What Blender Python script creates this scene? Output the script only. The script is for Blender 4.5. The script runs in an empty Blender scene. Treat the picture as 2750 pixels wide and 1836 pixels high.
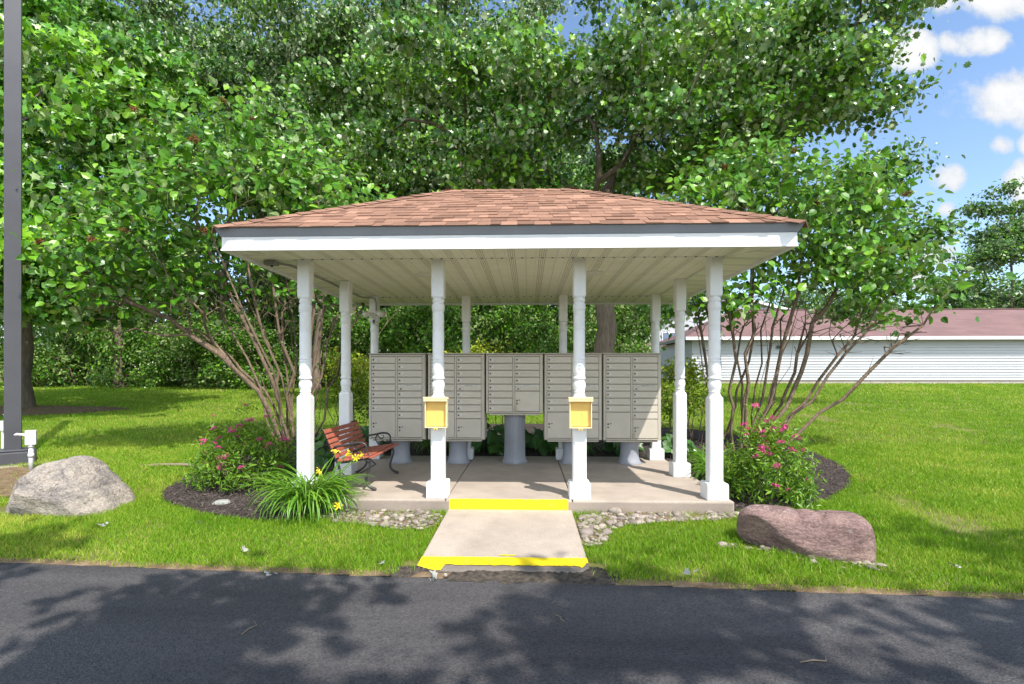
import bpy, math, random
import numpy as np
from mathutils import Vector, Matrix

# ------------------------------------------------------------------ camera, sky, sun
S = bpy.context.scene
col = S.collection
R = math.radians
cam = bpy.data.objects.new("camera", bpy.data.cameras.new("camera"))
col.objects.link(cam)
cam.location = (0.21, -5.194, 1.248)
cam.rotation_euler = (R(90), 0, 0.0309)
cam.data.lens = 18.0
cam.data.sensor_width = 36.0
cam.data.shift_y = 0.0326
cam.data.clip_start = 0.05
cam.data.clip_end = 2000
S.camera = cam

SUN_EL = R(54.2)
SUN_DIR = Vector((0.598 * math.cos(SUN_EL), -0.801 * math.cos(SUN_EL), math.sin(SUN_EL)))
sun = bpy.data.objects.new("sun", bpy.data.lights.new("sun", 'SUN'))
col.objects.link(sun)
sun.data.energy = 2.2
sun.data.angle = R(0.55)
sun.data.color = (1.0, 0.95, 0.88)
sun.rotation_euler = SUN_DIR.to_track_quat('Z', 'Y').to_euler()

S.view_settings.view_transform = 'Standard'
S.view_settings.look = 'None'
S.view_settings.exposure = 1.62
S.view_settings.gamma = 1.0
S.render.engine = 'CYCLES'
S.cycles.max_bounces = 8
S.cycles.diffuse_bounces = 6
S.cycles.transmission_bounces = 4
S.cycles.transparent_max_bounces = 4
S.cycles.use_denoising = True

W = bpy.data.worlds.new("World")
S.world = W
W.use_nodes = True


def make_world():
    nt = W.node_tree
    N, L = nt.nodes, nt.links
    N.clear()
    out = N.new('ShaderNodeOutputWorld')
    sky = N.new('ShaderNodeTexSky')
    sky.sky_type = 'NISHITA'
    sky.sun_disc = False
    sky.sun_elevation = SUN_EL
    sky.sun_rotation = R(143.3)
    sky.air_density = 1.0
    sky.dust_density = 0.25
    sky.ozone_density = 2.2
    bg = N.new('ShaderNodeBackground')
    bg.inputs[1].default_value = 0.085
    L.new(sky.outputs[0], bg.inputs[0])
    tc = N.new('ShaderNodeTexCoord')
    sep = N.new('ShaderNodeSeparateXYZ')
    L.new(tc.outputs['Generated'], sep.inputs[0])

    def M(op, a, b=None, clamp=False):
        n = N.new('ShaderNodeMath')
        n.operation = op
        n.use_clamp = clamp
        for i, v in enumerate((a, b)):
            if v is None:
                continue
            if isinstance(v, (int, float)):
                n.inputs[i].default_value = v
            else:
                L.new(v, n.inputs[i])
        return n.outputs[0]
    yy = M('MAXIMUM', M('ABSOLUTE', sep.outputs[1]), 0.02)
    u = M('DIVIDE', sep.outputs[0], yy)
    v = M('DIVIDE', sep.outputs[2], yy)
    comb = N.new('ShaderNodeCombineXYZ')
    L.new(u, comb.inputs[0])
    L.new(v, comb.inputs[1])
    L.new(sep.outputs[1], comb.inputs[2])
    nz = N.new('ShaderNodeTexNoise')
    nz.inputs['Scale'].default_value = 10.0
    nz.inputs['Detail'].default_value = 9.0
    nz.inputs['Roughness'].default_value = 0.58
    L.new(comb.outputs[0], nz.inputs['Vector'])
    nz2 = N.new('ShaderNodeTexNoise')
    nz2.inputs['Scale'].default_value = 3.2
    nz2.inputs['Detail'].default_value = 6.0
    L.new(comb.outputs[0], nz2.inputs['Vector'])
    # cumulus clouds: direction (x/y, z/y) and half extents
    clouds = [(0.86, 0.735, .20, .055), (0.726, 0.622, .058, .046), (0.846, 0.633, .062, .032),
              (0.905, 0.520, .125, .060), (0.90, 0.440, .026, .022), (0.957, 0.440, .034, .022),
              (0.80, 0.377, .036, .030), (0.94, 0.362, .04, .045), (0.775, 0.232, .058, .026),
              (0.745, 0.176, .042, .024), (0.797, 0.317, .02, .016), (-.2, .46, .12, .07), (-.5, .52, .1, .06),
              (1.15, 0.3, .12, .05), (1.3, .55, .2, .07), (-1.1, .6, .2, .08), (0.4, 1.1, .3, .12)]
    m = None
    for (cu, cv, ru, rv) in clouds:
        a = M('DIVIDE', M('SUBTRACT', u, cu), ru)
        b = M('DIVIDE', M('SUBTRACT', v, cv), rv)
        d = M('SUBTRACT', 1.0, M('ADD', M('MULTIPLY', a, a), M('MULTIPLY', b, b)))
        m = d if m is None else M('MAXIMUM', m, d)
    m = M('MAXIMUM', m, -1.1)
    val = M('ADD', m, M('MULTIPLY', M('SUBTRACT', nz.outputs[0], 0.51), 4.6))
    mr = N.new('ShaderNodeMapRange')
    mr.interpolation_type = 'SMOOTHSTEP'
    mr.inputs['From Min'].default_value = -0.25
    mr.inputs['From Max'].default_value = 0.75
    L.new(val, mr.inputs['Value'])
    # broad soft cloud elsewhere in the sky
    mr2 = N.new('ShaderNodeMapRange')
    mr2.inputs['From Min'].default_value = 0.6
    mr2.inputs['From Max'].default_value = 0.85
    mr2.inputs['To Max'].default_value = 0.35
    L.new(nz2.outputs[0], mr2.inputs['Value'])
    # unseen cloud bank added behind the viewpoint to lift the ambient light
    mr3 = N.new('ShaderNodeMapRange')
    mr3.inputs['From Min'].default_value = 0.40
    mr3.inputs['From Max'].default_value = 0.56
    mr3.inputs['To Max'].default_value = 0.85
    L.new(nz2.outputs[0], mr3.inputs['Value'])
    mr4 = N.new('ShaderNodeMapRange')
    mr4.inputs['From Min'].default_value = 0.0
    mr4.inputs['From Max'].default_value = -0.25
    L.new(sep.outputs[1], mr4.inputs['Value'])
    south_fill = M('MULTIPLY', mr3.outputs[0], mr4.outputs[0])
    fac = M('MULTIPLY', M('MAXIMUM', M('MAXIMUM', mr.outputs[0], mr2.outputs[0]), south_fill), M('GREATER_THAN', sep.outputs[2], 0.0), True)
    cr = N.new('ShaderNodeValToRGB')
    cr.color_ramp.elements[0].position = 0.25
    cr.color_ramp.elements[0].color = (.76, .80, .86, 1)
    cr.color_ramp.elements[1].position = 0.75
    cr.color_ramp.elements[1].color = (1, 1, 1, 1)
    L.new(M('MULTIPLY', val, .55), cr.inputs[0])
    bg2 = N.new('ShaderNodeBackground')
    L.new(M('ADD', 0.345, M('MULTIPLY', mr4.outputs[0], 1.0)), bg2.inputs[1])  # added cloud behind the viewpoint is boosted to act as fill
    L.new(cr.outputs[0], bg2.inputs[0])
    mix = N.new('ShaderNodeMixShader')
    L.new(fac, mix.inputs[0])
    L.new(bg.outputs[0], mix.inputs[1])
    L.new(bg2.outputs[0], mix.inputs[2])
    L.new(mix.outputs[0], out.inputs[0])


make_world()

# ------------------------------------------------------------------ helpers


def rng_(s):
    return np.random.default_rng(s)


def npmesh(name, V, faces, rnd=None, smooth=False):
    """faces: list of int arrays (n,k)."""
    me = bpy.data.meshes.new(name)
    V = np.asarray(V, np.float32)
    me.vertices.add(len(V))
    me.vertices.foreach_set('co', V.ravel())
    faces = [np.asarray(f, np.int32) for f in faces if len(f)]
    loops = np.concatenate([f.ravel() for f in faces])
    tot = np.concatenate([np.full(len(f), f.shape[1], np.int32) for f in faces])
    start = np.concatenate([[0], np.cumsum(tot)[:-1]]).astype(np.int32)
    me.loops.add(len(loops))
    me.loops.foreach_set('vertex_index', loops)
    me.polygons.add(len(tot))
    me.polygons.foreach_set('loop_start', start)
    me.polygons.foreach_set('loop_total', tot)
    me.polygons.foreach_set('use_smooth', np.full(len(tot), smooth))
    if rnd is not None:
        a = me.attributes.new('rnd', 'FLOAT', 'POINT')
        a.data.foreach_set('value', np.asarray(rnd, np.float32))
    me.update(calc_edges=True)
    me.validate()
    return me


def link(name, me, mat=None, parent=None, loc=(0, 0, 0), rot=(0, 0, 0), bevel=0, seg=2):
    o = bpy.data.objects.new(name, me)
    col.objects.link(o)
    if mat is not None and me is not None and not me.materials:
        me.materials.append(mat)
    o.location = loc
    o.rotation_euler = rot
    if parent is not None:
        o.parent = parent
    if bevel:
        b = o.modifiers.new('bevel', 'BEVEL')
        b.width = bevel
        b.segments = seg
        b.limit_method = 'ANGLE'
        b.angle_limit = R(40)
        b.harden_normals = False
    return o


def tag(o, label, cat=None, group=None):
    o['label'] = label
    if cat:
        o['category'] = cat
    if group:
        o['group'] = group
    return o


def thing(name, label, cat, loc=(0, 0, 0), rz=0, group=None):
    o = bpy.data.objects.new(name, None)
    o.empty_display_size = 0.1
    col.objects.link(o)
    o.location = loc
    o.rotation_euler = (0, 0, rz)
    return tag(o, label, cat, group)


def structure(o):
    o['kind'] = 'structure'
    return o


def stuff(o):
    o['kind'] = 'stuff'
    return o


def copy_tree(o, parent=None):
    c = o.copy()
    col.objects.link(c)
    if parent is not None:
        c.parent = parent
    for ch in list(o.children):
        copy_tree(ch, c)
    return c


class MB:
    def __init__(s):
        s.v, s.f, s.r = [], {}, []
        s.n = 0

    def add(s, V, F, r=0.5):
        V = np.asarray(V, float).reshape(-1, 3)
        for f in F:
            s.f.setdefault(len(f), []).append([i + s.n for i in f])
        s.v.append(V)
        s.r.append(np.full(len(V), r))
        s.n += len(V)
        return s

    def box(s, c, d, rz=0, r=0.5, m=None):
        x, y, z = [k / 2 for k in d]
        V = np.array([[a * x, b * y, e * z] for a in (-1, 1) for b in (-1, 1) for e in (-1, 1)])
        if rz:
            cs, sn = math.cos(rz), math.sin(rz)
            V = V @ np.array([[cs, sn, 0], [-sn, cs, 0], [0, 0, 1]])
        if m is not None:
            V = V @ np.array(m).T
        return s.add(V + np.array(c), [(0, 1, 3, 2), (4, 6, 7, 5), (0, 4, 5, 1), (2, 3, 7, 6), (0, 2, 6, 4), (1, 5, 7, 3)], r)

    def lathe(s, prof, seg=20, c=(0, 0, 0), cap=True, axis='z', phase=0.0, sq=0.0):
        a = np.arange(seg) * 2 * math.pi / seg + phase
        V = []
        for (r, z) in prof:
            V.append(np.stack([r * np.cos(a), r * np.sin(a), np.full(seg, z)], 1))
        V = np.concatenate(V)
        if axis == 'y':
            V = V[:, [0, 2, 1]] * np.array([1, -1, 1])
        if axis == 'x':
            V = V[:, [2, 0, 1]]
        F = []
        for i in range(len(prof) - 1):
            for k in range(seg):
                q = (k + 1) % seg
                F.append((i * seg + k, i * seg + q, (i + 1) * seg + q, (i + 1) * seg + k))
        if cap:
            F.append(tuple(range(seg))[::-1])
            F.append(tuple((len(prof) - 1) * seg + k for k in range(seg)))
        return s.add(V + np.array(c), F)

    def tube(s, P, rad, sides=8, r=0.5, cap=True):
        V, F = tube_arrays(np.asarray(P, float), np.broadcast_to(np.asarray(rad, float), (len(P),)), sides)
        F = [tuple(f) for f in F]
        if cap:
            F.append(tuple(range(sides))[::-1])
            F.append(tuple((len(P) - 1) * sides + k for k in range(sides)))
        return s.add(V, F, r)

    def prism(s, poly, y0, y1, axis='y'):
        """poly in (x,z) extruded along y"""
        n = len(poly)
        V = [(x, y0, z) for x, z in poly] + [(x, y1, z) for x, z in poly]
        F = [tuple(range(n)), tuple(range(2 * n - 1, n - 1, -1))]
        F += [(i, i + n, (i + 1) % n + n, (i + 1) % n) for i in range(n)]
        V = np.array(V)
        if axis == 'x':
            V = V[:, [1, 0, 2]]
        return s.add(V, F)

    def mesh(s, name, smooth=False):
        return npmesh(name, np.concatenate(s.v), [np.array(v) for v in s.f.values()], np.concatenate(s.r), smooth)

    def build(s, name, mat, parent=None, smooth=False, loc=(0, 0, 0), rot=(0, 0, 0), bevel=0, seg=2):
        o = link(name, s.mesh(name, smooth), mat, parent, loc, rot, bevel, seg)
        return o


def tube_arrays(P, rad, sides):
    n = len(P)
    T = np.gradient(P, axis=0)
    T /= np.linalg.norm(T, axis=1, keepdims=True) + 1e-9
    ref = np.array([0.31, 0.17, 0.93])
    if abs(T.mean(0) @ ref) > .9:
        ref = np.array([1, .1, .05])
    A = np.cross(T, ref)
    A /= np.linalg.norm(A, axis=1, keepdims=True) + 1e-9
    B = np.cross(T, A)
    a = np.arange(sides) * 2 * math.pi / sides
    V = P[:, None, :] + rad[:, None, None] * (np.cos(a)[None, :, None] * A[:, None, :] + np.sin(a)[None, :, None] * B[:, None, :])
    i = np.arange(n - 1)[:, None] * sides
    k = np.arange(sides)[None, :]
    q = (k + 1) % sides
    F = np.stack([i + k, i + q, i + sides + q, i + sides + k], -1).reshape(-1, 4)
    return V.reshape(-1, 3), F


# ------------------------------------------------------------------ materials
def nodes_of(name):
    m = bpy.data.materials.new(name)
    m.use_nodes = True
    nt = m.node_tree
    return m, nt, nt.nodes, nt.links, nt.nodes['Principled BSDF']


def mat(name, c, rough=.6, spec=.4, var=.12, vscale=6., bump=0., bscale=40., c2=None, rnd=0., metal=0., detail=5, streak=None, dirt=None):
    m, nt, N, L, P = nodes_of(name)
    tc = N.new('ShaderNodeTexCoord')
    mp = N.new('ShaderNodeMapping')
    L.new(tc.outputs['Object'], mp.inputs[0])
    if streak:
        mp.inputs['Scale'].default_value = streak
    nz = N.new('ShaderNodeTexNoise')
    nz.inputs['Scale'].default_value = vscale
    nz.inputs['Detail'].default_value = detail
    nz.inputs['Roughness'].default_value = .6
    L.new(mp.outputs[0], nz.inputs['Vector'])
    cr = N.new('ShaderNodeValToRGB')
    lo = [max(0, k * (1 - var)) for k in c] if c2 is None else c
    hi = [min(1, k * (1 + var)) for k in c] if c2 is None else c2
    cr.color_ramp.elements[0].position = .32
    cr.color_ramp.elements[1].position = .68
    cr.color_ramp.elements[0].color = (*lo, 1)
    cr.color_ramp.elements[1].color = (*hi, 1)
    L.new(nz.outputs[0], cr.inputs[0])
    c_out = cr.outputs[0]
    if dirt:
        dc, dscale, dlo, dhi = dirt
        n2 = N.new('ShaderNodeTexNoise')
        n2.inputs['Scale'].default_value = dscale
        n2.inputs['Detail'].default_value = 8
        n2.inputs['Roughness'].default_value = .65
        L.new(tc.outputs['Object'], n2.inputs['Vector'])
        mr = N.new('ShaderNodeMapRange')
        mr.inputs['From Min'].default_value = dlo
        mr.inputs['From Max'].default_value = dhi
        L.new(n2.outputs[0], mr.inputs['Value'])
        mx = N.new('ShaderNodeMixRGB')
        L.new(mr.outputs[0], mx.inputs[0])
        L.new(c_out, mx.inputs[1])
        mx.inputs[2].default_value = (*dc, 1)
        c_out = mx.outputs[0]
    if rnd:
        at = N.new('ShaderNodeAttribute')
        at.attribute_name = 'rnd'
        mr = N.new('ShaderNodeMapRange')
        mr.inputs['To Min'].default_value = 1 - rnd
        mr.inputs['To Max'].default_value = 1 + rnd
        L.new(at.outputs['Fac'], mr.inputs['Value'])
        hs = N.new('ShaderNodeHueSaturation')
        L.new(mr.outputs[0], hs.inputs['Value'])
        L.new(c_out, hs.inputs['Color'])
        c_out = hs.outputs[0]
    L.new(c_out, P.inputs['Base Color'])
    P.inputs['Roughness'].default_value = rough
    P.inputs['Specular IOR Level'].default_value = spec
    P.inputs['Metallic'].default_value = metal
    if bump:
        bn = N.new('ShaderNodeTexNoise')
        bn.inputs['Scale'].default_value = bscale
        bn.inputs['Detail'].default_value = 6
        bn.inputs['Roughness'].default_value = .65
        L.new(mp.outputs[0], bn.inputs['Vector'])
        b = N.new('ShaderNodeBump')
        b.inputs['Strength'].default_value = bump
        b.inputs['Distance'].default_value = .02
        L.new(bn.outputs[0], b.inputs['Height'])
        L.new(b.outputs[0], P.inputs['Normal'])
    return m


def leaf_mat(name, dark, mid, light, under=None, rough=.42, trans=.3, spec=.5):
    m, nt, N, L, P = nodes_of(name)
    at = N.new('ShaderNodeAttribute')
    at.attribute_name = 'rnd'
    cr = N.new('ShaderNodeValToRGB')
    e = cr.color_ramp.elements
    e[0].position, e[0].color = 0., (*dark, 1)
    e[1].position, e[1].color = 1., (*light, 1)
    k = e.new(.55)
    k.color = (*mid, 1)
    L.new(at.outputs['Fac'], cr.inputs[0])
    c_out = cr.outputs[0]
    if under:
        g = N.new('ShaderNodeNewGeometry')
        mx = N.new('ShaderNodeMixRGB')
        mul = N.new('ShaderNodeMath')
        mul.operation = 'MULTIPLY'
        mul.inputs[1].default_value = .85
        L.new(g.outputs['Backfacing'], mul.inputs[0])
        L.new(mul.outputs[0], mx.inputs[0])
        L.new(c_out, mx.inputs[1])
        mx.inputs[2].default_value = (*under, 1)
        c_out = mx.outputs[0]
    L.new(c_out, P.inputs['Base Color'])
    P.inputs['Roughness'].default_value = rough
    P.inputs['Specular IOR Level'].default_value = spec
    tr = N.new('ShaderNodeBsdfTranslucent')
    hs = N.new('ShaderNodeHueSaturation')
    hs.inputs['Value'].default_value = 1.5
    hs.inputs['Hue'].default_value = .485
    L.new(cr.outputs[0], hs.inputs['Color'])
    L.new(hs.outputs[0], tr.inputs[0])
    ms = N.new('ShaderNodeMixShader')
    ms.inputs[0].default_value = trans
    L.new(P.outputs[0], ms.inputs[1])
    L.new(tr.outputs[0], ms.inputs[2])
    L.new(ms.outputs[0], N['Material Output'].inputs[0])
    return m


PAINT = mat('white_paint', (.74, .74, .74), .45, .4, .03, 3, .08, 60, dirt=((.55, .53, .48), 5., .64, .9))
FASCIA = mat('white_trim', (.80, .80, .80), .4, .4, .03, 2, .05, 30, streak=(1, 4, 12))
DRIP = mat('grey_drip_edge', (.26, .27, .30), .4, .5, .06, 4)
SHINGLE = mat('red_brown_shingle', (.285, .160, .110), .92, .15, .14, 90, .5, 220, rnd=.36)
CABINET = mat('warm_grey_metal', (.47, .425, .35), .45, .4, .05, 5, .05, 25, dirt=((.26, .25, .23), 4., .6, .95))
DOORM = mat('warm_grey_door', (.52, .47, .39), .42, .4, .05, 7, .04, 25, rnd=.05, dirt=((.30, .29, .265), 7., .62, .95))
PEDESTAL = mat('grey_pedestal', (.27, .28, .31), .4, .5, .08, 4, .08, 20)
DARKM = mat('dark_metal', (.035, .033, .032), .4, .5, .15, 20)
STEEL = mat('brushed_steel', (.42, .40, .37), .35, .5, .1, 30, metal=.8)
TAGM = mat('white_tag', (.72, .71, .68), .5, .3, .05, 30)
INK = mat('dark_ink', (.06, .055, .05), .6, .3, .1, 30)
BENCHW = mat('red_brown_slat', (.36, .105, .065), .55, .35, .16, 9, .15, 60, streak=(6, 1, 6), rnd=.12)
IRON = mat('black_iron', (.028, .027, .03), .38, .6, .2, 20)
YBOX = mat('yellow_plastic', (.80, .52, .13), .4, .45, .05, 5)
YLID = mat('cream_plastic', (.78, .64, .34), .4, .45, .05, 5)
POLEM = mat('dark_bronze_pole', (.062, .062, .070), .38, .5, .1, 3, .03, 30)
PVC = mat('grey_white_pvc', (.62, .62, .63), .45, .4, .05, 8)
BARK = mat('maple_bark', (.115, .088, .065), .9, .15, .5, 7, 1., 16, c2=(.24, .19, .145), streak=(3.5, 3.5, .55), detail=8)
LBARK = mat('lilac_bark', (.13, .088, .06), .85, .2, .3, 14, .7, 40, c2=(.25, .185, .13), streak=(2, 2, .7))
SIDING = mat('white_siding', (.46, .47, .49), .5, .3, .03, 1.2)
GROOF = mat('mauve_shingle', (.18, .110, .105), .9, .15, .14, 1.6, .3, 40, streak=(.35, 1.4, 1.4), dirt=((.13, .085, .082), .5, .5, .8))
OROOF = mat('tan_shingle', (.46, .26, .13), .9, .15, .12, 3)
BLOCK = mat('concrete_block', (.40, .35, .30), .9, .2, .1, 3)
SOFFG = mat('grey_soffit', (.30, .30, .28), .7, .2, .06, 2)
GLASS = mat('window_glass', (.09, .13, .22), .08, .8, .2, 1.5)
WHITEP = mat('white_plastic', (.72, .70, .64), .4, .4, .04, 10)
BLUE = mat('blue_sticker', (.25, .45, .75), .5, .3, .05, 10)
PINK = mat('pink_petals', (.62, .07, .25), .6, .2, .3, 60, rnd=.35)
YELLOWF = mat('yellow_petals', (.85, .66, .03), .5, .3, .12, 40)
BROWNSEED = mat('brown_seed_heads', (.20, .085, .035), .8, .2, .4, 40, rnd=.3)
CHIP = mat('mulch_chips', (.075, .060, .053), .9, .2, .4, 30, rnd=.8)
PEB = mat('river_pebbles', (.24, .20, .17), .75, .25, .3, 14, .2, 40, rnd=.5)
LITTER = mat('pale_dry_leaf', (.30, .30, .26), .7, .2, .3, 20)
TWIGM = mat('dry_twig', (.22, .17, .12), .8, .2, .2, 20)

YEL = None


def yellow_paint():
    m, nt, N, L, P = nodes_of('yellow_paint')
    tc = N.new('ShaderNodeTexCoord')
    nz = N.new('ShaderNodeTexNoise')
    nz.inputs['Scale'].default_value = 9
    nz.inputs['Detail'].default_value = 9
    nz.inputs['Roughness'].default_value = .75
    L.new(tc.outputs['Object'], nz.inputs['Vector'])
    cr = N.new('ShaderNodeValToRGB')
    e = cr.color_ramp.elements
    e[0].position, e[0].color = .0, (.82, .66, .005, 1)
    e[1].position, e[1].color = .60, (.78, .58, .004, 1)
    k = e.new(.645)
    k.color = (.30, .25, .12, 1)
    L.new(nz.outputs[0], cr.inputs[0])
    L.new(cr.outputs[0], P.inputs['Base Color'])
    P.inputs['Roughness'].default_value = .6
    return m


YEL = yellow_paint()


def concrete(name, c, joints=()):
    m, nt, N, L, P = nodes_of(name)
    tc = N.new('ShaderNodeTexCoord')
    n1 = N.new('ShaderNodeTexNoise')
    n1.inputs['Scale'].default_value = 2.2
    n1.inputs['Detail'].default_value = 9
    n1.inputs['Roughness'].default_value = .62
    n2 = N.new('ShaderNodeTexNoise')
    n2.inputs['Scale'].default_value = 130
    n2.inputs['Detail'].default_value = 3
    for n in (n1, n2):
        L.new(tc.outputs['Object'], n.inputs['Vector'])
    cr = N.new('ShaderNodeValToRGB')
    e = cr.color_ramp.elements
    e[0].position, e[0].color = .3, (*[k * .74 for k in c], 1)
    e[1].position, e[1].color = .62, (*c, 1)
    L.new(n1.outputs[0], cr.inputs[0])
    cr2 = N.new('ShaderNodeValToRGB')
    e = cr2.color_ramp.elements
    e[0].position, e[0].color = .3, (.62, .61, .6, 1)
    e[1].position, e[1].color = .6, (1, 1, 1, 1)
    L.new(n2.outputs[0], cr2.inputs[0])
    mx = N.new('ShaderNodeMixRGB')
    mx.blend_type = 'MULTIPLY'
    mx.inputs[0].default_value = .8
    L.new(cr.outputs[0], mx.inputs[1])
    L.new(cr2.outputs[0], mx.inputs[2])
    L.new(mx.outputs[0], P.inputs['Base Color'])
    P.inputs['Roughness'].default_value = .85
    P.inputs['Specular IOR Level'].default_value = .25
    b = N.new('ShaderNodeBump')
    b.inputs['Strength'].default_value = .25
    b.inputs['Distance'].default_value = .004
    L.new(n2.outputs[0], b.inputs['Height'])
    L.new(b.outputs[0], P.inputs['Normal'])
    return m


CONC = concrete('broom_concrete', (.455, .385, .32))
CONC2 = concrete('weathered_concrete', (.36, .30, .25))


def asphalt():
    m, nt, N, L, P = nodes_of('asphalt')
    tc = N.new('ShaderNodeTexCoord')
    n1 = N.new('ShaderNodeTexNoise')
    n1.inputs['Scale'].default_value = .9
    n1.inputs['Detail'].default_value = 6
    mp = N.new('ShaderNodeMapping')
    mp.inputs['Scale'].default_value = (.25, 2.2, 1)
    mp.inputs['Rotation'].default_value = (0, 0, .06)
    L.new(tc.outputs['Object'], mp.inputs[0])
    L.new(mp.outputs[0], n1.inputs['Vector'])
    n2 = N.new('ShaderNodeTexNoise')
    n2.inputs['Scale'].default_value = 85
    n2.inputs['Detail'].default_value = 4
    n2.inputs['Roughness'].default_value = .8
    v = N.new('ShaderNodeTexVoronoi')
    v.inputs['Scale'].default_value = 95
    for n in (n2, v):
        L.new(tc.outputs['Object'], n.inputs['Vector'])
    cr = N.new('ShaderNodeValToRGB')
    e = cr.color_ramp.elements
    e[0].position, e[0].color = .35, (.052, .050, .053, 1)
    e[1].position, e[1].color = .70, (.105, .10, .10, 1)
    L.new(n1.outputs[0], cr.inputs[0])
    cr2 = N.new('ShaderNodeValToRGB')
    e = cr2.color_ramp.elements
    e[0].position, e[0].color = .36, (.35, .35, .37, 1)
    e[1].position, e[1].color = .66, (1.3, 1.28, 1.25, 1)
    L.new(n2.outputs[0], cr2.inputs[0])
    mx = N.new('ShaderNodeMixRGB')
    mx.blend_type = 'MULTIPLY'
    mx.inputs[0].default_value = 1
    L.new(cr.outputs[0], mx.inputs[1])
    L.new(cr2.outputs[0], mx.inputs[2])
    # pale scuffs drawn out along the road
    n3 = N.new('ShaderNodeTexNoise')
    n3.inputs['Scale'].default_value = 3.
    n3.inputs['Detail'].default_value = 7
    n3.inputs['Roughness'].default_value = .7
    mp3 = N.new('ShaderNodeMapping')
    mp3.inputs['Scale'].default_value = (.35, 9, 1)
    mp3.inputs['Rotation'].default_value = (0, 0, .05)
    L.new(tc.outputs['Object'], mp3.inputs[0])
    L.new(mp3.outputs[0], n3.inputs['Vector'])
    cr3 = N.new('ShaderNodeValToRGB')
    e = cr3.color_ramp.elements
    e[0].position, e[0].color = .62, (0, 0, 0, 1)
    e[1].position, e[1].color = .78, (.32, .32, .32, 1)
    L.new(n3.outputs[0], cr3.inputs[0])
    mx3 = N.new('ShaderNodeMixRGB')
    L.new(cr3.outputs[0], mx3.inputs[0])
    L.new(mx.outputs[0], mx3.inputs[1])
    mx3.inputs[2].default_value = (.20, .18, .165, 1)
    L.new(mx3.outputs[0], P.inputs['Base Color'])
    P.inputs['Roughness'].default_value = .8
    P.inputs['Specular IOR Level'].default_value = .35
    b = N.new('ShaderNodeBump')
    b.inputs['Strength'].default_value = .7
    b.inputs['Distance'].default_value = .006
    L.new(v.outputs['Distance'], b.inputs['Height'])
    L.new(b.outputs[0], P.inputs['Normal'])
    return m


ASPH = asphalt()


def soil(name, a, b_, sc=6, bump=.8, bs=60):
    return mat(name, a, .95, .1, .2, sc, bump, bs, c2=b_, detail=9)


GROUND = soil('lawn_soil', (.10, .12, .025), (.20, .18, .07), 3, .6, 50)
MULCH = soil('mulch_base', (.032, .026, .024), (.10, .08, .07), 45, 1., 80)
DIRT = soil('bare_dirt', (.13, .085, .05), (.27, .19, .12), 8, .8, 70)


def soffit_mat(name, along_x):
    m, nt, N, L, P = nodes_of(name)
    tc = N.new('ShaderNodeTexCoord')
    sep = N.new('ShaderNodeSeparateXYZ')
    L.new(tc.outputs['Object'], sep.inputs[0])
    src = sep.outputs[1 if along_x else 0]

    def M(op, a, b=None):
        n = N.new('ShaderNodeMath')
        n.operation = op
        for i, v in enumerate((a, b)):
            if v is None:
                continue
            if isinstance(v, (int, float)):
                n.inputs[i].default_value = v
            else:
                L.new(v, n.inputs[i])
        return n.outputs[0]
    p = M('FRACT', M('DIVIDE', M('ADD', src, 50.03), .305))
    groove = None
    for c, w, s in ((.10, .011, 1.), (.165, .011, 1.), (.23, .011, 1.), (.295, .011, 1.), (.66, .008, .7), (.98, .006, .5)):
        d = M('MULTIPLY', M('LESS_THAN', M('ABSOLUTE', M('SUBTRACT', p, c)), w), s)
        groove = d if groove is None else M('MAXIMUM', groove, d)
    nz = N.new('ShaderNodeTexNoise')
    nz.inputs['Scale'].default_value = 5
    nz.inputs['Detail'].default_value = 6
    L.new(tc.outputs['Object'], nz.inputs['Vector'])
    cr = N.new('ShaderNodeValToRGB')
    cr.color_ramp.elements[0].position, cr.color_ramp.elements[0].color = .3, (.83, .79, .66, 1)
    cr.color_ramp.elements[1].position, cr.color_ramp.elements[1].color = .7, (.90, .86, .74, 1)
    L.new(nz.outputs[0], cr.inputs[0])
    mx = N.new('ShaderNodeMixRGB')
    L.new(M('MULTIPLY', groove, .62), mx.inputs[0])
    L.new(cr.outputs[0], mx.inputs[1])
    mx.inputs[2].default_value = (.22, .19, .14, 1)
    L.new(mx.outputs[0], P.inputs['Base Color'])
    P.inputs['Roughness'].default_value = .5
    b = N.new('ShaderNodeBump')
    b.inputs['Strength'].default_value = .6
    b.inputs['Distance'].default_value = .006
    b.invert = True
    L.new(groove, b.inputs['Height'])
    L.new(b.outputs[0], P.inputs['Normal'])
    return m


SOFY = soffit_mat('soffit_lengthwise', False)
SOFX = soffit_mat('soffit_crosswise', True)

LEAF_MAPLE = leaf_mat('maple_leaf', (.020, .085, .003), (.080, .245, .006), (.23, .46, .016), (.36, .47, .20), .35, .15, .4)
LEAF_CENTRE = leaf_mat('oak_green_leaf', (.018, .072, .004), (.075, .21, .008), (.21, .40, .018), (.40, .48, .28), .33, .13, .4)
LEAF_BG = leaf_mat('woodland_leaf', (.018, .068, .005), (.056, .155, .009), (.145, .29, .018), (.34, .42, .24), .38, .12, .35)
LEAF_LILAC = leaf_mat('lilac_leaf', (.026, .10, .005), (.085, .235, .010), (.21, .40, .025), (.34, .45, .20), .34, .18, .35)
LEAF_HEDGE = leaf_mat('hedge_leaf', (.018, .075, .004), (.062, .18, .008), (.17, .34, .016), (.28, .37, .13), .4, .18, .3)
LEAF_GOLD = leaf_mat('golden_leaf', (.10, .20, .012), (.24, .34, .015), (.50, .50, .03), None, .42, .35)
LEAF_SPIREA = leaf_mat('spirea_leaf', (.045, .13, .006), (.13, .27, .010), (.28, .43, .025), None, .42, .3)
LEAF_LILY = leaf_mat('daylily_leaf', (.045, .15, .010), (.12, .28, .018), (.25, .42, .05), None, .36, .25)
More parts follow.
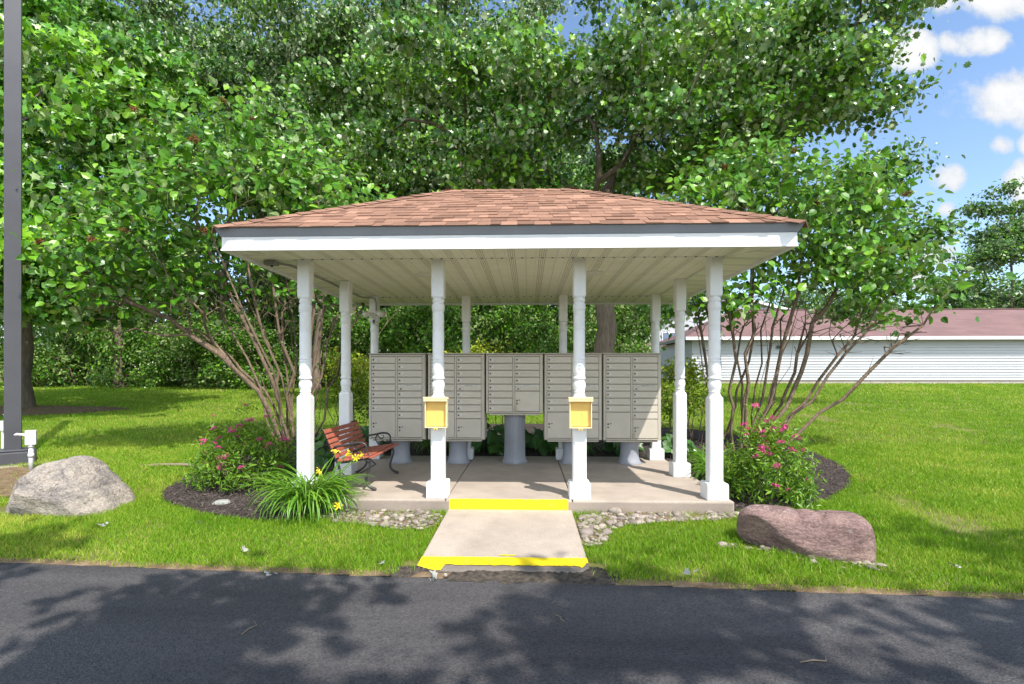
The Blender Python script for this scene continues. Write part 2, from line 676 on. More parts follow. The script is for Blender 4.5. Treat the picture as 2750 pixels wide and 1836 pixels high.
LEAF_HOSTA = leaf_mat('hosta_leaf', (.025, .085, .015), (.050, .14, .022), (.09, .20, .03), None, .35, .25)
GRASS = leaf_mat('grass_blade', (.085, .20, .007), (.17, .345, .010), (.44, .47, .08), None, .5, .38, .3)

# ------------------------------------------------------------------ terrain


def road_edge(x):
    return -1.645 - .059 * x


ZY = np.array([-300, -14, -10.5, -1.665, -1.60, -.35, 1.0, 30., 60., 400.])
ZZ = np.array([.3, -.05, -.185, -.185, -.166, -.135, -.10, 1.06, 1.5, 3.5])


def zg(x, y):
    x = np.asarray(x, float)
    y = np.asarray(y, float)
    w = np.clip(-y, 0, 1)
    return np.interp(y + .059 * np.clip(x, -60, 60) * w, ZY, ZZ)


def noise2(x, y, s=1., seed=0):
    r = rng_(seed)
    o = 0
    for k in range(7):
        a = r.uniform(0, 2 * math.pi)
        f = s * r.uniform(.5, 2.2)
        o = o + np.sin((x * math.cos(a) + y * math.sin(a)) * f + r.uniform(0, 7))
    return o / 7


def inpoly(x, y, poly):
    x = np.asarray(x)
    y = np.asarray(y)
    c = np.zeros(x.shape, bool)
    n = len(poly)
    for i in range(n):
        x0, y0 = poly[i]
        x1, y1 = poly[(i + 1) % n]
        if y0 == y1:
            continue
        k = ((y0 > y) != (y1 > y)) & (x < (x1 - x0) * (y - y0) / (y1 - y0) + x0)
        c ^= k
    return c


def smooth_poly(p, it=2):
    p = np.array(p, float)
    for _ in range(it):
        q = np.roll(p, -1, 0)
        p = np.stack([p * .75 + q * .25, p * .25 + q * .75], 1).reshape(-1, 2)
    return p


BED = smooth_poly([(-1.9, -.42), (-2.6, -.40), (-3.2, -.12), (-3.8, .25), (-4.15, .9), (-4.3, 2.0), (-4.4, 3.8), (-4.0, 5.4), (-2, 6.4),
                   (1, 6.6), (3.5, 6.0), (4.7, 4.6), (4.8, 2.8), (4.5, 1.7), (3.95, .95), (3.3, .35), (2.7, .02), (2.2, -.1), (1.5, .4), (-1.2, .4)])
PEBL = smooth_poly([(-1.75, -.08), (-.6, -.08), (-.6, -.62), (-.9, -.66), (-1.4, -.5), (-1.8, -.38)])
PEBR = smooth_poly([(.6, -.05), (2.3, -.05), (2.35, -.2), (1.9, -.33), (1.3, -.42), (.95, -.55), (.85, -1.0), (.6, -1.05)])
SOILM = smooth_poly([(-17.5, 8.2), (-14, 7.6), (-11.6, 8.6), (-11.3, 9.6), (-13, 10.4), (-17.5, 10.5)])
DRT1 = smooth_poly([(-7.2, .6), (-6.1, .4), (-5.0, .2), (-5.0, .9), (-5.8, 1.6), (-7.6, 1.9)])


def build_ground():
    xs = np.unique(np.concatenate([np.linspace(-300, -14, 24), np.arange(-14, 14.01, .25), np.linspace(14, 300, 24)]))
    ys = np.unique(np.concatenate([np.linspace(-200, -14, 10), np.arange(-14, -3, 1.), np.arange(-3, 12.01, .2), np.linspace(12, 34, 16), np.linspace(36, 400, 20)]))
    X, Y = np.meshgrid(xs, ys)
    Z = zg(X, Y) + .012 * noise2(X, Y, 2.2, 3) * ((Y > -1.2) & (abs(X) < 30))
    V = np.stack([X, Y, Z], -1).reshape(-1, 3)
    nx = len(xs)
    i = np.arange(len(ys) - 1)[:, None] * nx + np.arange(nx - 1)[None, :]
    F = np.stack([i, i + 1, i + nx + 1, i + nx], -1).reshape(-1, 4)
    structure(link('ground', npmesh('ground', V, [F], smooth=True), GROUND))


build_ground()


def sheet(name, poly, step, dz, m, seed=1, wob=.05, hump=0.):
    mn, mx = poly.min(0) - .2, poly.max(0) + .2
    xs = np.arange(mn[0], mx[0], step)
    ys = np.arange(mn[1], mx[1], step)
    X, Y = np.meshgrid(xs, ys)
    Z = zg(X, Y) + .012 * noise2(X, Y, 2.2, 3) * (Y > -1.2) + dz + hump * noise2(X, Y, 9, seed)
    cx = (X[:-1, :-1] + X[1:, 1:]) / 2
    cy = (Y[:-1, :-1] + Y[1:, 1:]) / 2
    r = rng_(seed)
    ins = inpoly(cx + wob * noise2(cx, cy, 11, seed + 5) + r.normal(0, wob * .3, cx.shape), cy + wob * noise2(cy, cx, 12, seed + 6), poly)
    nx = len(xs)
    i = np.arange(len(ys) - 1)[:, None] * nx + np.arange(nx - 1)[None, :]
    F = np.stack([i, i + 1, i + nx + 1, i + nx], -1)[ins]
    used = np.unique(F)
    mp = np.zeros(X.size, int)
    mp[used] = np.arange(len(used))
    V = np.stack([X, Y, Z], -1).reshape(-1, 3)[used]
    return structure(link(name, npmesh(name, V, [mp[F]], smooth=True), m))


sheet('mulch_bed', BED, .06, .022, MULCH, 2, .06, .008)
sheet('pebble_bed', PEBL, .05, .012, DIRT, 3, .03)
sheet('pebble_bed', PEBR, .05, .012, DIRT, 4, .03)
sheet('bare_soil', SOILM, .15, .02, DIRT, 5, .25)
EDGE = np.array([(x, road_edge(x) + .05) for x in np.arange(-7, 6.5, .5)] + [(x, road_edge(x) - .015) for x in np.arange(6.5, -7, -.5)])
sheet('bare_soil', EDGE, .016, .012, DIRT, 8, .022)
APRON = smooth_poly([(-.75, -1.42), (.80, -1.42), (.88, -1.74), (.1, -1.70), (-.85, -1.66)])
sheet('bare_soil', APRON, .02, .014, soil('dark_crumbs', (.04, .035, .03), (.14, .115, .09), 25, 1., 90), 9, .05, .006)
sheet('bare_soil', DRT1, .08, .02, DIRT, 6, .12)


def build_road():
    xs = np.linspace(-90, 90, 361)
    r = rng_(4)
    ys0 = road_edge(xs) + .012 * noise2(xs, xs * 0, 9, 8) + r.normal(0, .004, len(xs))
    rows = [ys0] + [ys0 * (1 - t) + (-9.8) * t for t in (.003, .1, .3, .6, 1)]
    V = np.concatenate([np.stack([xs, y, np.full(len(xs), -.170 - (.004 if k == 0 else 0))], 1) for k, y in enumerate(rows)])
    n = len(xs)
    i = np.arange(len(rows) - 1)[:, None] * n + np.arange(n - 1)[None, :]
    F = np.stack([i, i + n, i + n + 1, i + 1], -1).reshape(-1, 4)
    structure(link('road', npmesh('road', V, [F]), ASPH))


build_road()

# ------------------------------------------------------------------ slab and ramp
SX0, SX1, SY0, SY1 = -2.30, 2.25, -.075, 2.72


def build_slab():
    m = MB()
    # three pours with dark control joints between
    xs = [SX0, -.62, .655, SX1]
    for i in range(3):
        a, b = xs[i] + (.004 if i else 0), xs[i + 1] - (.004 if i < 2 else 0)
        m.box(((a + b) / 2, (SY0 + SY1) / 2, -.12), (b - a, SY1 - SY0, .24))
    o = m.build('pavement', CONC, bevel=.012)
    structure(o)
    for a, b in ((SX0 + .014, -.585), (.618, SX1 - .014)):
        m = MB()
        m.box(((a + b) / 2, SY0 - .0005, -.126), (b - a, .005, .216))
        structure(m.build('pavement_edge', CONC2, None, bevel=.002))
    # painted riser of the step
    s = MB()
    r = rng_(8)
    n = 60
    x = np.linspace(-.578, .612, n)
    jag = r.normal(0, .004, n)
    V = []
    for i in range(n):
        V += [(x[i], SY0 + .028 + jag[i] * 1.5, .004), (x[i], SY0 - .004, .004), (x[i], SY0 - .004, -.098 + jag[i])]
    F = []
    for i in range(n - 1):
        for k in range(2):
            F.append((i * 3 + k, i * 3 + k + 1, i * 3 + k + 4, i * 3 + k + 3))
    s.add(V, F)
    structure(s.build('yellow_stripe', YEL, None))
    # ramp: sloped concrete slab with a broken front lip
    m = MB()
    n = 70
    x = np.linspace(-.585, .645, n)
    t = np.linspace(0, 1, n)
    lip = -1.545 - .012 * np.sin(t * 9) - .006 * np.sin(t * 31) + r.normal(0, .002, n)
    lip[:9] += np.linspace(.06, 0, 9)
    lip[-4:] += np.linspace(0, .08, 4)
    V, F = [], []
    for i in range(n):
        V += [(x[i], SY0 - .002, -.20), (x[i], SY0 - .002, -.096), (x[i] - .0 + .02 * (t[i] - .5), -1.395, -.138),
              (x[i] + .02 * (t[i] - .5), lip[i] + .07, -.143), (x[i] + .02 * (t[i] - .5), lip[i] + .055, -.150),
              (x[i] + .02 * (t[i] - .5), lip[i] + .055, -.215)]
    for i in range(n - 1):
        for k in range(5):
            F.append((i * 6 + k, i * 6 + k + 1, i * 6 + k + 7, i * 6 + k + 6))
    F.append(tuple(range(6)))
    F.append(tuple((n - 1) * 6 + k for k in range(6))[::-1])
    m.add(V, F)
    o = m.build('ramp', CONC)
    structure(o)
    m = MB()
    V, F = [], []
    for i in range(n):
        xx = x[i] + .02 * (t[i] - .5)
        V += [(xx, lip[i] + .080 + r.normal(0, .004), -.1385), (xx, lip[i] + .03 + r.normal(0, .004), -.143 + r.normal(0, .002)), (xx, lip[i] + r.normal(0, .004), -.150 + r.normal(0, .003)),
              (xx, lip[i] + .004 + r.normal(0, .006), -.168 + r.normal(0, .003)), (xx, lip[i] + .03, -.176), (xx, lip[i] + .05, -.23)]
    for i in range(n - 1):
        for k in range(5):
            F.append((i * 6 + k, i * 6 + k + 1, i * 6 + k + 7, i * 6 + k + 6))
    m.add(V, F)
    structure(m.build('ramp_edge', concrete('worn_edge', (.20, .17, .145)), None, True))
    s = MB()
    V, F = [], []
    lo = lip + .06 + r.normal(0, .008, n)
    lo[int(n * .16):int(n * .95)] = -1.470 + r.normal(0, .004, int(n * .95) - int(n * .16))
    lo[:11] = lip[:11] - .003
    hi = -1.318 + r.normal(0, .0035, n)

    def rz(y):
        return np.interp(-y, [.077, 1.395, 1.47, 1.56], [-.096, -.138, -.1395, -.150]) + .006
    for i in range(n):
        xx = x[i] + .02 * (t[i] - .5)
        ym = (hi[i] + lo[i]) / 2
        V += [(xx, hi[i], rz(hi[i])), (xx, ym, rz(ym)), (xx, lo[i], rz(lo[i]) + .001)]
    for i in range(n - 1):
        for k in range(2):
            F.append((i * 3 + k, i * 3 + k + 1, i * 3 + k + 4, i * 3 + k + 3))
    s.add(V, F)
    # a stray dab of paint
    s.add([(-.0 + .01, -1.262, rz(-1.262)), (.12, -1.268, rz(-1.268)), (.11, -1.285, rz(-1.285)), (-.02, -1.281, rz(-1.281))], [(0, 1, 2, 3)])
    structure(s.build('yellow_stripe', YEL, None))


build_slab()

# ------------------------------------------------------------------ pavilion
POSTX = (-2.104, -.714, .736, 2.104)
PAV = thing('pavilion', 'white open mail pavilion with turned posts and red brown hip roof', 'pavilion')


def sq(w, z, ch=.012):
    a, b = w / 2, w / 2 - ch
    return [(a, -b, z), (a, b, z), (b, a, z), (-b, a, z), (-a, b, z), (-a, -b, z), (-b, -a, z), (b, -a, z)]


def build_post_meshes():
    m = MB()

    def stack(rows):
        n = len(rows[0])
        V = np.concatenate([np.array(r) for r in rows])
        F = []
        for i in range(len(rows) - 1):
            for k in range(n):
                q = (k + 1) % n
                F.append((i * n + k, i * n + q, (i + 1) * n + q, (i + 1) * n + k))
        F.append(tuple(range(n))[::-1])
        F.append(tuple((len(rows) - 1) * n + k for k in range(n)))
        m.add(V, F)
    stack([sq(.138, .165), sq(.138, 1.015), sq(.112, 1.041, .016), sq(.06, 1.046), sq(.06, 2.035), sq(.104, 2.040, .014), sq(.130, 2.058), sq(.130, 2.442)])
    b = MB()
    bb = m
    m = b
    stack([sq(.215, .002, .006), sq(.215, .150, .006), sq(.200, .166, .006)])
    m = bb
    t = MB()
    prof = [(.056, 1.036), (.058, 1.055), (.050, 1.070), (.056, 1.078), (.056, 1.086), (.050, 1.092), (.060, 1.115), (.0645, 1.140), (.063, 1.165),
            (.055, 1.190), (.050, 1.202), (.062, 1.208), (.0645, 1.220), (.062, 1.232), (.053, 1.240), (.058, 1.252), (.0605, 1.30), (.0600, 1.36),
            (.0585, 1.372), (.055, 1.380), (.060, 1.388), (.0605, 1.398), (.056, 1.404), (.056, 1.410), (.0605, 1.416), (.060, 1.426), (.0555, 1.434),
            (.0565, 1.46), (.0575, 1.60), (.0565, 1.698), (.054, 1.702), (.0575, 1.707), (.0575, 1.713), (.054, 1.718), (.0575, 1.723), (.0575, 1.729), (.0545, 1.734),
            (.0565, 1.74), (.0565, 1.893), (.055, 1.902), (.059, 1.908), (.0635, 1.945), (.062, 1.975), (.054, 1.990), (.052, 1.996), (.060, 2.004), (.0615, 2.014), (.057, 2.024), (.056, 2.044)]
    prof = [(r * 1.03, z) for r, z in prof]
    t.lathe(prof, 28)
    return m.mesh('post'), t.mesh('turned_shaft', True), b.mesh('base_block')


def build_posts():
    pm, tm, bm = build_post_meshes()
    for r, y in ((0, .069), (1, 1.254), (2, 2.477)):
        for i, x in enumerate(POSTX):
            if r == 1 and i in (1, 2):
                continue
            p = link('post', pm, PAINT, PAV, (x, y, 0), (0, 0, 0), .004)
            link('turned_shaft', tm, PAINT, p)
            link('base_block', bm, PAINT, p, bevel=.003)
            if r == 0 and i == 2:
                s = MB()
                for k in range(8):
                    pass
                a = np.linspace(R(-122), R(-66), 9)
                rr = .0625
                V = [(rr * math.cos(q), rr * math.sin(q), z) for z in (1.275, 1.362) for q in a]
                s.add(V, [(k, k + 1, k + 10, k + 9) for k in range(8)])
                st = s.build('sticker', TAGM, p)
                d = MB()
                rr += .0015
                c0 = R(-92)
                V = [(rr * math.cos(c0), rr * math.sin(c0), 1.338)]
                for q in np.linspace(0, math.pi, 13):
                    aa = c0 + .30 * math.cos(q)
                    V.append((rr * math.cos(aa), rr * math.sin(aa), 1.338 + .016 * math.sin(q)))
                d.add(V, [(0, k + 1, k + 2) for k in range(12)])
                d.build('blue_arc', BLUE, st)
                d = MB()
                V = [(rr * math.cos(c0 + da), rr * math.sin(c0 + da), z) for da, z in ((-.28, 1.318), (.26, 1.318), (.05, 1.311), (-.05, 1.304))]
                d.add(V, [(3, 2, 1, 0)])
                d.build('printed_mark', INK, st)


build_posts()

EX, EY0, EY1, YC = 2.645, -.625, 3.173, 1.274   # drip edge rectangle
RZ0, RZ1, RX = 2.590, 3.585, .775
EYC0, EYC1 = EY0, EY1


def build_roof():
    r = rng_(21)
    m = MB()
    run = YC - EY0
    L = math.hypot(run, RZ1 - RZ0)
    up = np.array([0, run / L, (RZ1 - RZ0) / L])
    exp_ = .150
    rows = int(L / exp_)
    exp_ = L / rows

    def plane(origin, ud, upv, half, halftop):
        nrm = np.cross(ud, upv)
        nrm /= np.linalg.norm(nrm)

        def lim(s):
            return half + (halftop - half) * min(max(s / L, 0), 1)
        for k in range(rows):
            s0, s1 = k * exp_ - (.012 if k == 0 else 0), (k + 1) * exp_ + .03
            u = -half - r.uniform(0, .2)
            while u < half:
                w = r.choice([.09, .12, .15, .20])
                t = r.choice([.004, .008, .012])
                u1 = u + w
                a0, b0 = max(u, -lim(s0)), min(u1 - .0025, lim(s0))
                s1c = min(s1, L)
                a1, b1 = max(u, -lim(s1c)), min(u1 - .0025, lim(s1c))
                u = u1
                if b0 - a0 < .004:
                    continue
                if b1 < a1:
                    a1 = b1 = min(max((a1 + b1) / 2, -lim(s1c)), lim(s1c))
                ds = r.normal(0, .002)
                P = []
                for (uu, ss, h) in ((a0, s0 + ds, 0), (b0, s0 + ds, 0), (a0, s0 + ds, t), (b0, s0 + ds, t), (a1, s1c, .001), (b1, s1c, .001)):
                    P.append(origin + ud * uu + upv * ss + nrm * (h + .003))
                c = r.choice([.10, .30, .42, .52, .62, .80, 1.0], p=[.08, .2, .22, .2, .14, .09, .07])
                m.add(P, [(0, 1, 3, 2), (2, 3, 5, 4), (0, 2, 4), (1, 5, 3)], c)
    X, Y, Z = np.eye(3)
    plane(np.array([0, EY0, RZ0]), X, up, EX, RX)
    plane(np.array([0, EY1, RZ0]), -X, up * np.array([1, -1, 1]), EX, RX)
    hw = (EY1 - EY0) / 2
    upx = np.array([(EX - RX) / L, 0, up[2]])
    plane(np.array([-EX, YC, RZ0]), -Y, upx, hw, 0)
    plane(np.array([EX, YC, RZ0]), Y, upx * np.array([-1, 1, 1]), hw, 0)
    # deck under the shingles
    V = [(-EX, EY0, RZ0), (EX, EY0, RZ0), (EX, EY1, RZ0), (-EX, EY1, RZ0), (-RX, YC, RZ1), (RX, YC, RZ1)]
    m.add(V, [(0, 1, 5, 4), (1, 2, 5), (2, 3, 4, 5), (3, 0, 4)], .3)
    roof = m.build('roof', SHINGLE, PAV)
    # hip and ridge caps
    c = MB()

    def caps(p0, p1, n0, n1):
        p0, p1 = np.array(p0), np.array(p1)
        d = p1 - p0
        ln = np.linalg.norm(d)
        d /= ln
        n = int(ln / .15)
        n0, n1 = np.array(n0), np.array(n1)
        nm = n0 + n1
        nm /= np.linalg.norm(nm)
        s0 = np.cross(d, n0)
        s1 = np.cross(n1, d)
        s0 = s0 * (1 if s0[2] < 0 else -1)
        s1 = s1 * (1 if s1[2] < 0 else -1)
        for k in range(n):
            a = p0 + d * ln * k / n
            b = a + d * (ln / n + .04)
            h0, h1 = .024 + r.normal(0, .002), .012
            w = .125
            rr = r.choice([.2, .4, .5, .7])
            for s, nn in ((s0, n0), (s1, n1)):
                s = s / np.linalg.norm(s)
                V = [a + nm * h0, a + s * w + nn * (h0 - .006), b + s * w + nn * (h1 - .004), b + nm * h1,
                     a + nm * (h0 - .014), a + s * w + nn * .004]
                c.add(V, [(0, 1, 2, 3), (0, 4, 5, 1)], rr)
    nf = np.cross(X, up)
    nb = nf * np.array([1, -1, 1])
    nr = np.array([up[2], 0, up[1]])
    nl = nr * np.array([-1, 1, 1])
    caps((-EX, EY0, RZ0), (-RX, YC, RZ1), nf, nl)
    caps((EX, EY0, RZ0), (RX, YC, RZ1), nr, nf)
    caps((-EX, EY1, RZ0), (-RX, YC, RZ1), nl, nb)
    caps((EX, EY1, RZ0), (RX, YC, RZ1), nb, nr)
    caps((-RX, YC, RZ1), (RX, YC, RZ1), nb, nf)
    c.build('hip_cap', SHINGLE, roof)

    # drip edge: kicked-out metal ring, then a fascia board, then the soffit
    def ring(name, mt, x0, x1, z0, z1, lo_in=0., th=.02, bevel=0):
        m = MB()
        ya, yb = EY0 + (EX - x1), EY1 - (EX - x1)
        ya2, yb2 = ya + lo_in, yb - lo_in
        xo, xi = x1, x1 - lo_in
        A = [(-xi, ya2, z0), (xi, ya2, z0), (xi, yb2, z0), (-xi, yb2, z0)]
        B = [(-xo, ya, z1), (xo, ya, z1), (xo, yb, z1), (-xo, yb, z1)]
        C = [(-xo + th, ya + th, z1), (xo - th, ya + th, z1), (xo - th, yb - th, z1), (-xo + th, yb - th, z1)]
        D = [(-xi + th, ya2 + th, z0), (xi - th, ya2 + th, z0), (xi - th, yb2 - th, z0), (-xi + th, yb2 - th, z0)]
        F = []
        for i in range(4):
            j = (i + 1) % 4
            F += [(i, j, 4 + j, 4 + i), (4 + i, 4 + j, 8 + j, 8 + i), (8 + i, 8 + j, 12 + j, 12 + i), (12 + i, 12 + j, j, i)]
        m.add(A + B + C + D, F)
        return m.build(name, mt, PAV, bevel=bevel)
    ring('drip_edge', DRIP, 0, EX - .004, 2.520, 2.589, .035, .03)
    ring('fascia', FASCIA, 0, EX - .046, 2.398, 2.5185, 0, .02, .003)
    f2 = ring('fascia_lip', FASCIA, 0, EX - .040, 2.392, 2.408, 0, .03)
    # soffit
    ix, ya, yb = EX - .068, EY0 + .068, EY1 - .068
    px, py0, py1 = 2.176, -.01, 2.556
    zc, zo = 2.444, 2.425
    m = MB()
    m.box((0, (py0 + py1) / 2, zc + .01), (2 * px, py1 - py0, .02))
    m.build('soffit', SOFY, PAV)
    m = MB()
    m.add([(-ix, ya, zo), (ix, ya, zo), (px + .01, py0, zo + .012), (-px - .01, py0, zo + .012)], [(0, 1, 2, 3)][::1])
    m.add([(-ix, yb, zo), (ix, yb, zo), (px + .01, py1, zo + .012), (-px - .01, py1, zo + .012)], [(3, 2, 1, 0)])
    m.build('soffit', SOFY, PAV)
    for s in (-1, 1):
        m = MB()
        m.add([(s * ix, ya, zo), (s * ix, yb, zo), (s * (px + .01), py1, zo + .012), (s * (px + .01), py0, zo + .012)], [(0, 1, 2, 3)])
        m.build('soffit', SOFX, PAV)
    # channel trim along the post lines, with dark open flutes
    m = MB()
    n = MB()
    n.add([(-.012, -.001, -.002), (.012, -.001, -.002), (0, -.001, .0125), (-.012, .01, -.002), (.012, .01, -.002), (0, .01, .0125)],
          [(0, 1, 2), (5, 4, 3), (0, 3, 4, 1), (1, 4, 5, 2), (2, 5, 3, 0)])
    slot = n.mesh('vent_slot')
    for (x0, y0, x1, y1) in ((-px - .02, py0, px + .02, py0), (-px - .02, py1, px + .02, py1), (-px, py0, -px, py1), (px, py0, px, py1)):
        m.box(((x0 + x1) / 2, (y0 + y1) / 2, 2.4385), (abs(x1 - x0) + .028, abs(y1 - y0) + .028, .010))
        dx, dy = x1 - x0, y1 - y0
        ln = math.hypot(dx, dy)
        k = int(ln / .102)
        for i in range(k + 1):
            cx, cy = x0 + dx * i / k, y0 + dy * i / k
            off = .016
            if dx:
                link('vent_slot', slot, INK, PAV, (cx, cy - off, 2.4325))
    for sx in (-1, 1):
        for (ya_, yb_) in ((py0, ya), (py1, yb)):
            P0, P1 = np.array([sx * px, ya_, 2.436]), np.array([sx * ix, yb_, 2.424])
            m.tube([P0, P1], .007, 6)
    m.build('channel_trim', WHITEP, PAV)


build_roof()


def ceiling_disc(x, y, label):
    m = MB()
    m.lathe([(.105, 2.443), (.105, 2.434), (.098, 2.424), (.06, 2.418), (.0, 2.417)], 28, cap=False)
    o = m.build('ceiling_light', WHITEP, None, True, (x, y, 0))
    tag(o, label, 'ceiling light', 'round ceiling discs')


ceiling_disc(-1.02, .83, 'round flat white light in the ceiling left of centre')
ceiling_disc(.98, .78, 'round flat white light in the ceiling right of centre')

# junction box with sensor and the conduit it feeds, and the twin flood light
jb = thing('junction_box', 'grey junction box and conduit under the left eave', 'junction box', (-2.42, -.02, 2.41))
m = MB()
m.box((0, 0, -.0125), (.125, .085, .042))
m.build('box', mat('grey_box', (.20, .20, .19), .5, .4, .08, 10), jb, bevel=.004)
m = MB()
m.lathe([(.014, -.034), (.014, -.046), (.004, -.055)], 12)
m.build('sensor', DARKM, jb, loc=(.01, -.01, 0))
m = MB()
m.tube([(.05, .03, -.005), (.11, .2, .005), (.13, .5, .008), (.13, 2.3, .008), (.16, 2.42, .004), (.30, 2.425, .003), (.345, 2.425, -.02), (.36, 2.425, -.08), (.36, 2.425, -.19)], .012, 8)
m.build('conduit', mat('grey_conduit', (.30, .30, .29), .5, .4, .06, 10), jb, True)

fl = thing('flood_light', 'cream twin flood light with motion sensor on back left post', 'flood light', (-2.07, 2.405, 2.10))
m = MB()
m.lathe([(.06, -.0), (.062, -.03), (.045, -.05)], 18, axis='y', c=(0, 0, .05))
m.build('mount', WHITEP, fl, True)
for s in (-1, 1):
    m = MB()
    P = [(0, -.04, .06), (s * .055, -.06, .065), (s * .075, -.075, .06)]
    m.tube(P, .018, 10)
    a = np.array([s * .06, -.065, .06])
    d = np.array([s * .8, -.55, -.12])
    d /= np.linalg.norm(d)
    m.tube([a, a + d * .02, a + d * .07, a + d * .10], [.025, .038, .044, .050], 16)
    m.build('lamp_head', WHITEP, fl, True)
m = MB()
m.box((0, -.055, -.055), (.055, .05, .085))
sb = m.build('sensor_box', WHITEP, fl, bevel=.006)
m = MB()
m.box((0, -.083, -.055), (.034, .008, .058))
m.build('sensor_lens', DARKM, sb)

# ------------------------------------------------------------------ yellow leaflet boxes on the two inner front posts


def leaflet_box(x, label):
    t = thing('leaflet_box', label, 'leaflet box', (x, .0, .72), 0, 'yellow leaflet boxes on posts')
    w, h, d = .222, .285, .075
    m = MB()
    th = .010
    m.box((0, -.006, h / 2), (w, .010, h))
    m.box((-w / 2 + th / 2, -.011 - d / 2, h / 2), (th, d, h))
    m.box((w / 2 - th / 2, -.011 - d / 2, h / 2), (th, d, h))
    m.box((0, -.011 - d / 2, th / 2), (w - 2 * th - .002, d, th))
    m.build('tray', YLID, t, bevel=.002)
    m = MB()
    m.box((0, -.045, h / 2 + .006), (w - 2 * th - .004, .006, h - .02))
    m.box((.018, -.0495, h / 2 + .004), (.007, .003, h - .03), r=.5)
    m.build('back_panel', YBOX, t, bevel=.001)
    m = MB()
    m.box((0, -.05, h + .012), (w + .022, .115, .020), m=Matrix.Rotation(R(-6), 3, 'X'))
    m.box((0, -.100, h - .002), (w + .020, .010, .032))
    m.build('lid', YLID, t, bevel=.003)
    m = MB()
    m.box((0, -.088, -.008), (.040, .010, .020))
    tb = m.build('latch_tab', YBOX, t, bevel=.002)
    m = MB()
    m.lathe([(.006, .0), (.006, -.004)], 10, axis='y', c=(0, -.094, -.010))
    m.build('screw', DARKM, tb)


leaflet_box(-.714, 'yellow plastic leaflet box on the left inner front post')
leaflet_box(.736, 'yellow plastic leaflet box on the post with a round sticker')

# ------------------------------------------------------------------ mailbox clusters


def rbox(m, x0, x1, z0, z1, y0, y1, r=.5):
    m.box(((x0 + x1) / 2, (y0 + y1) / 2, (z0 + z1) / 2), (x1 - x0, y1 - y0, z1 - z0), r=r)


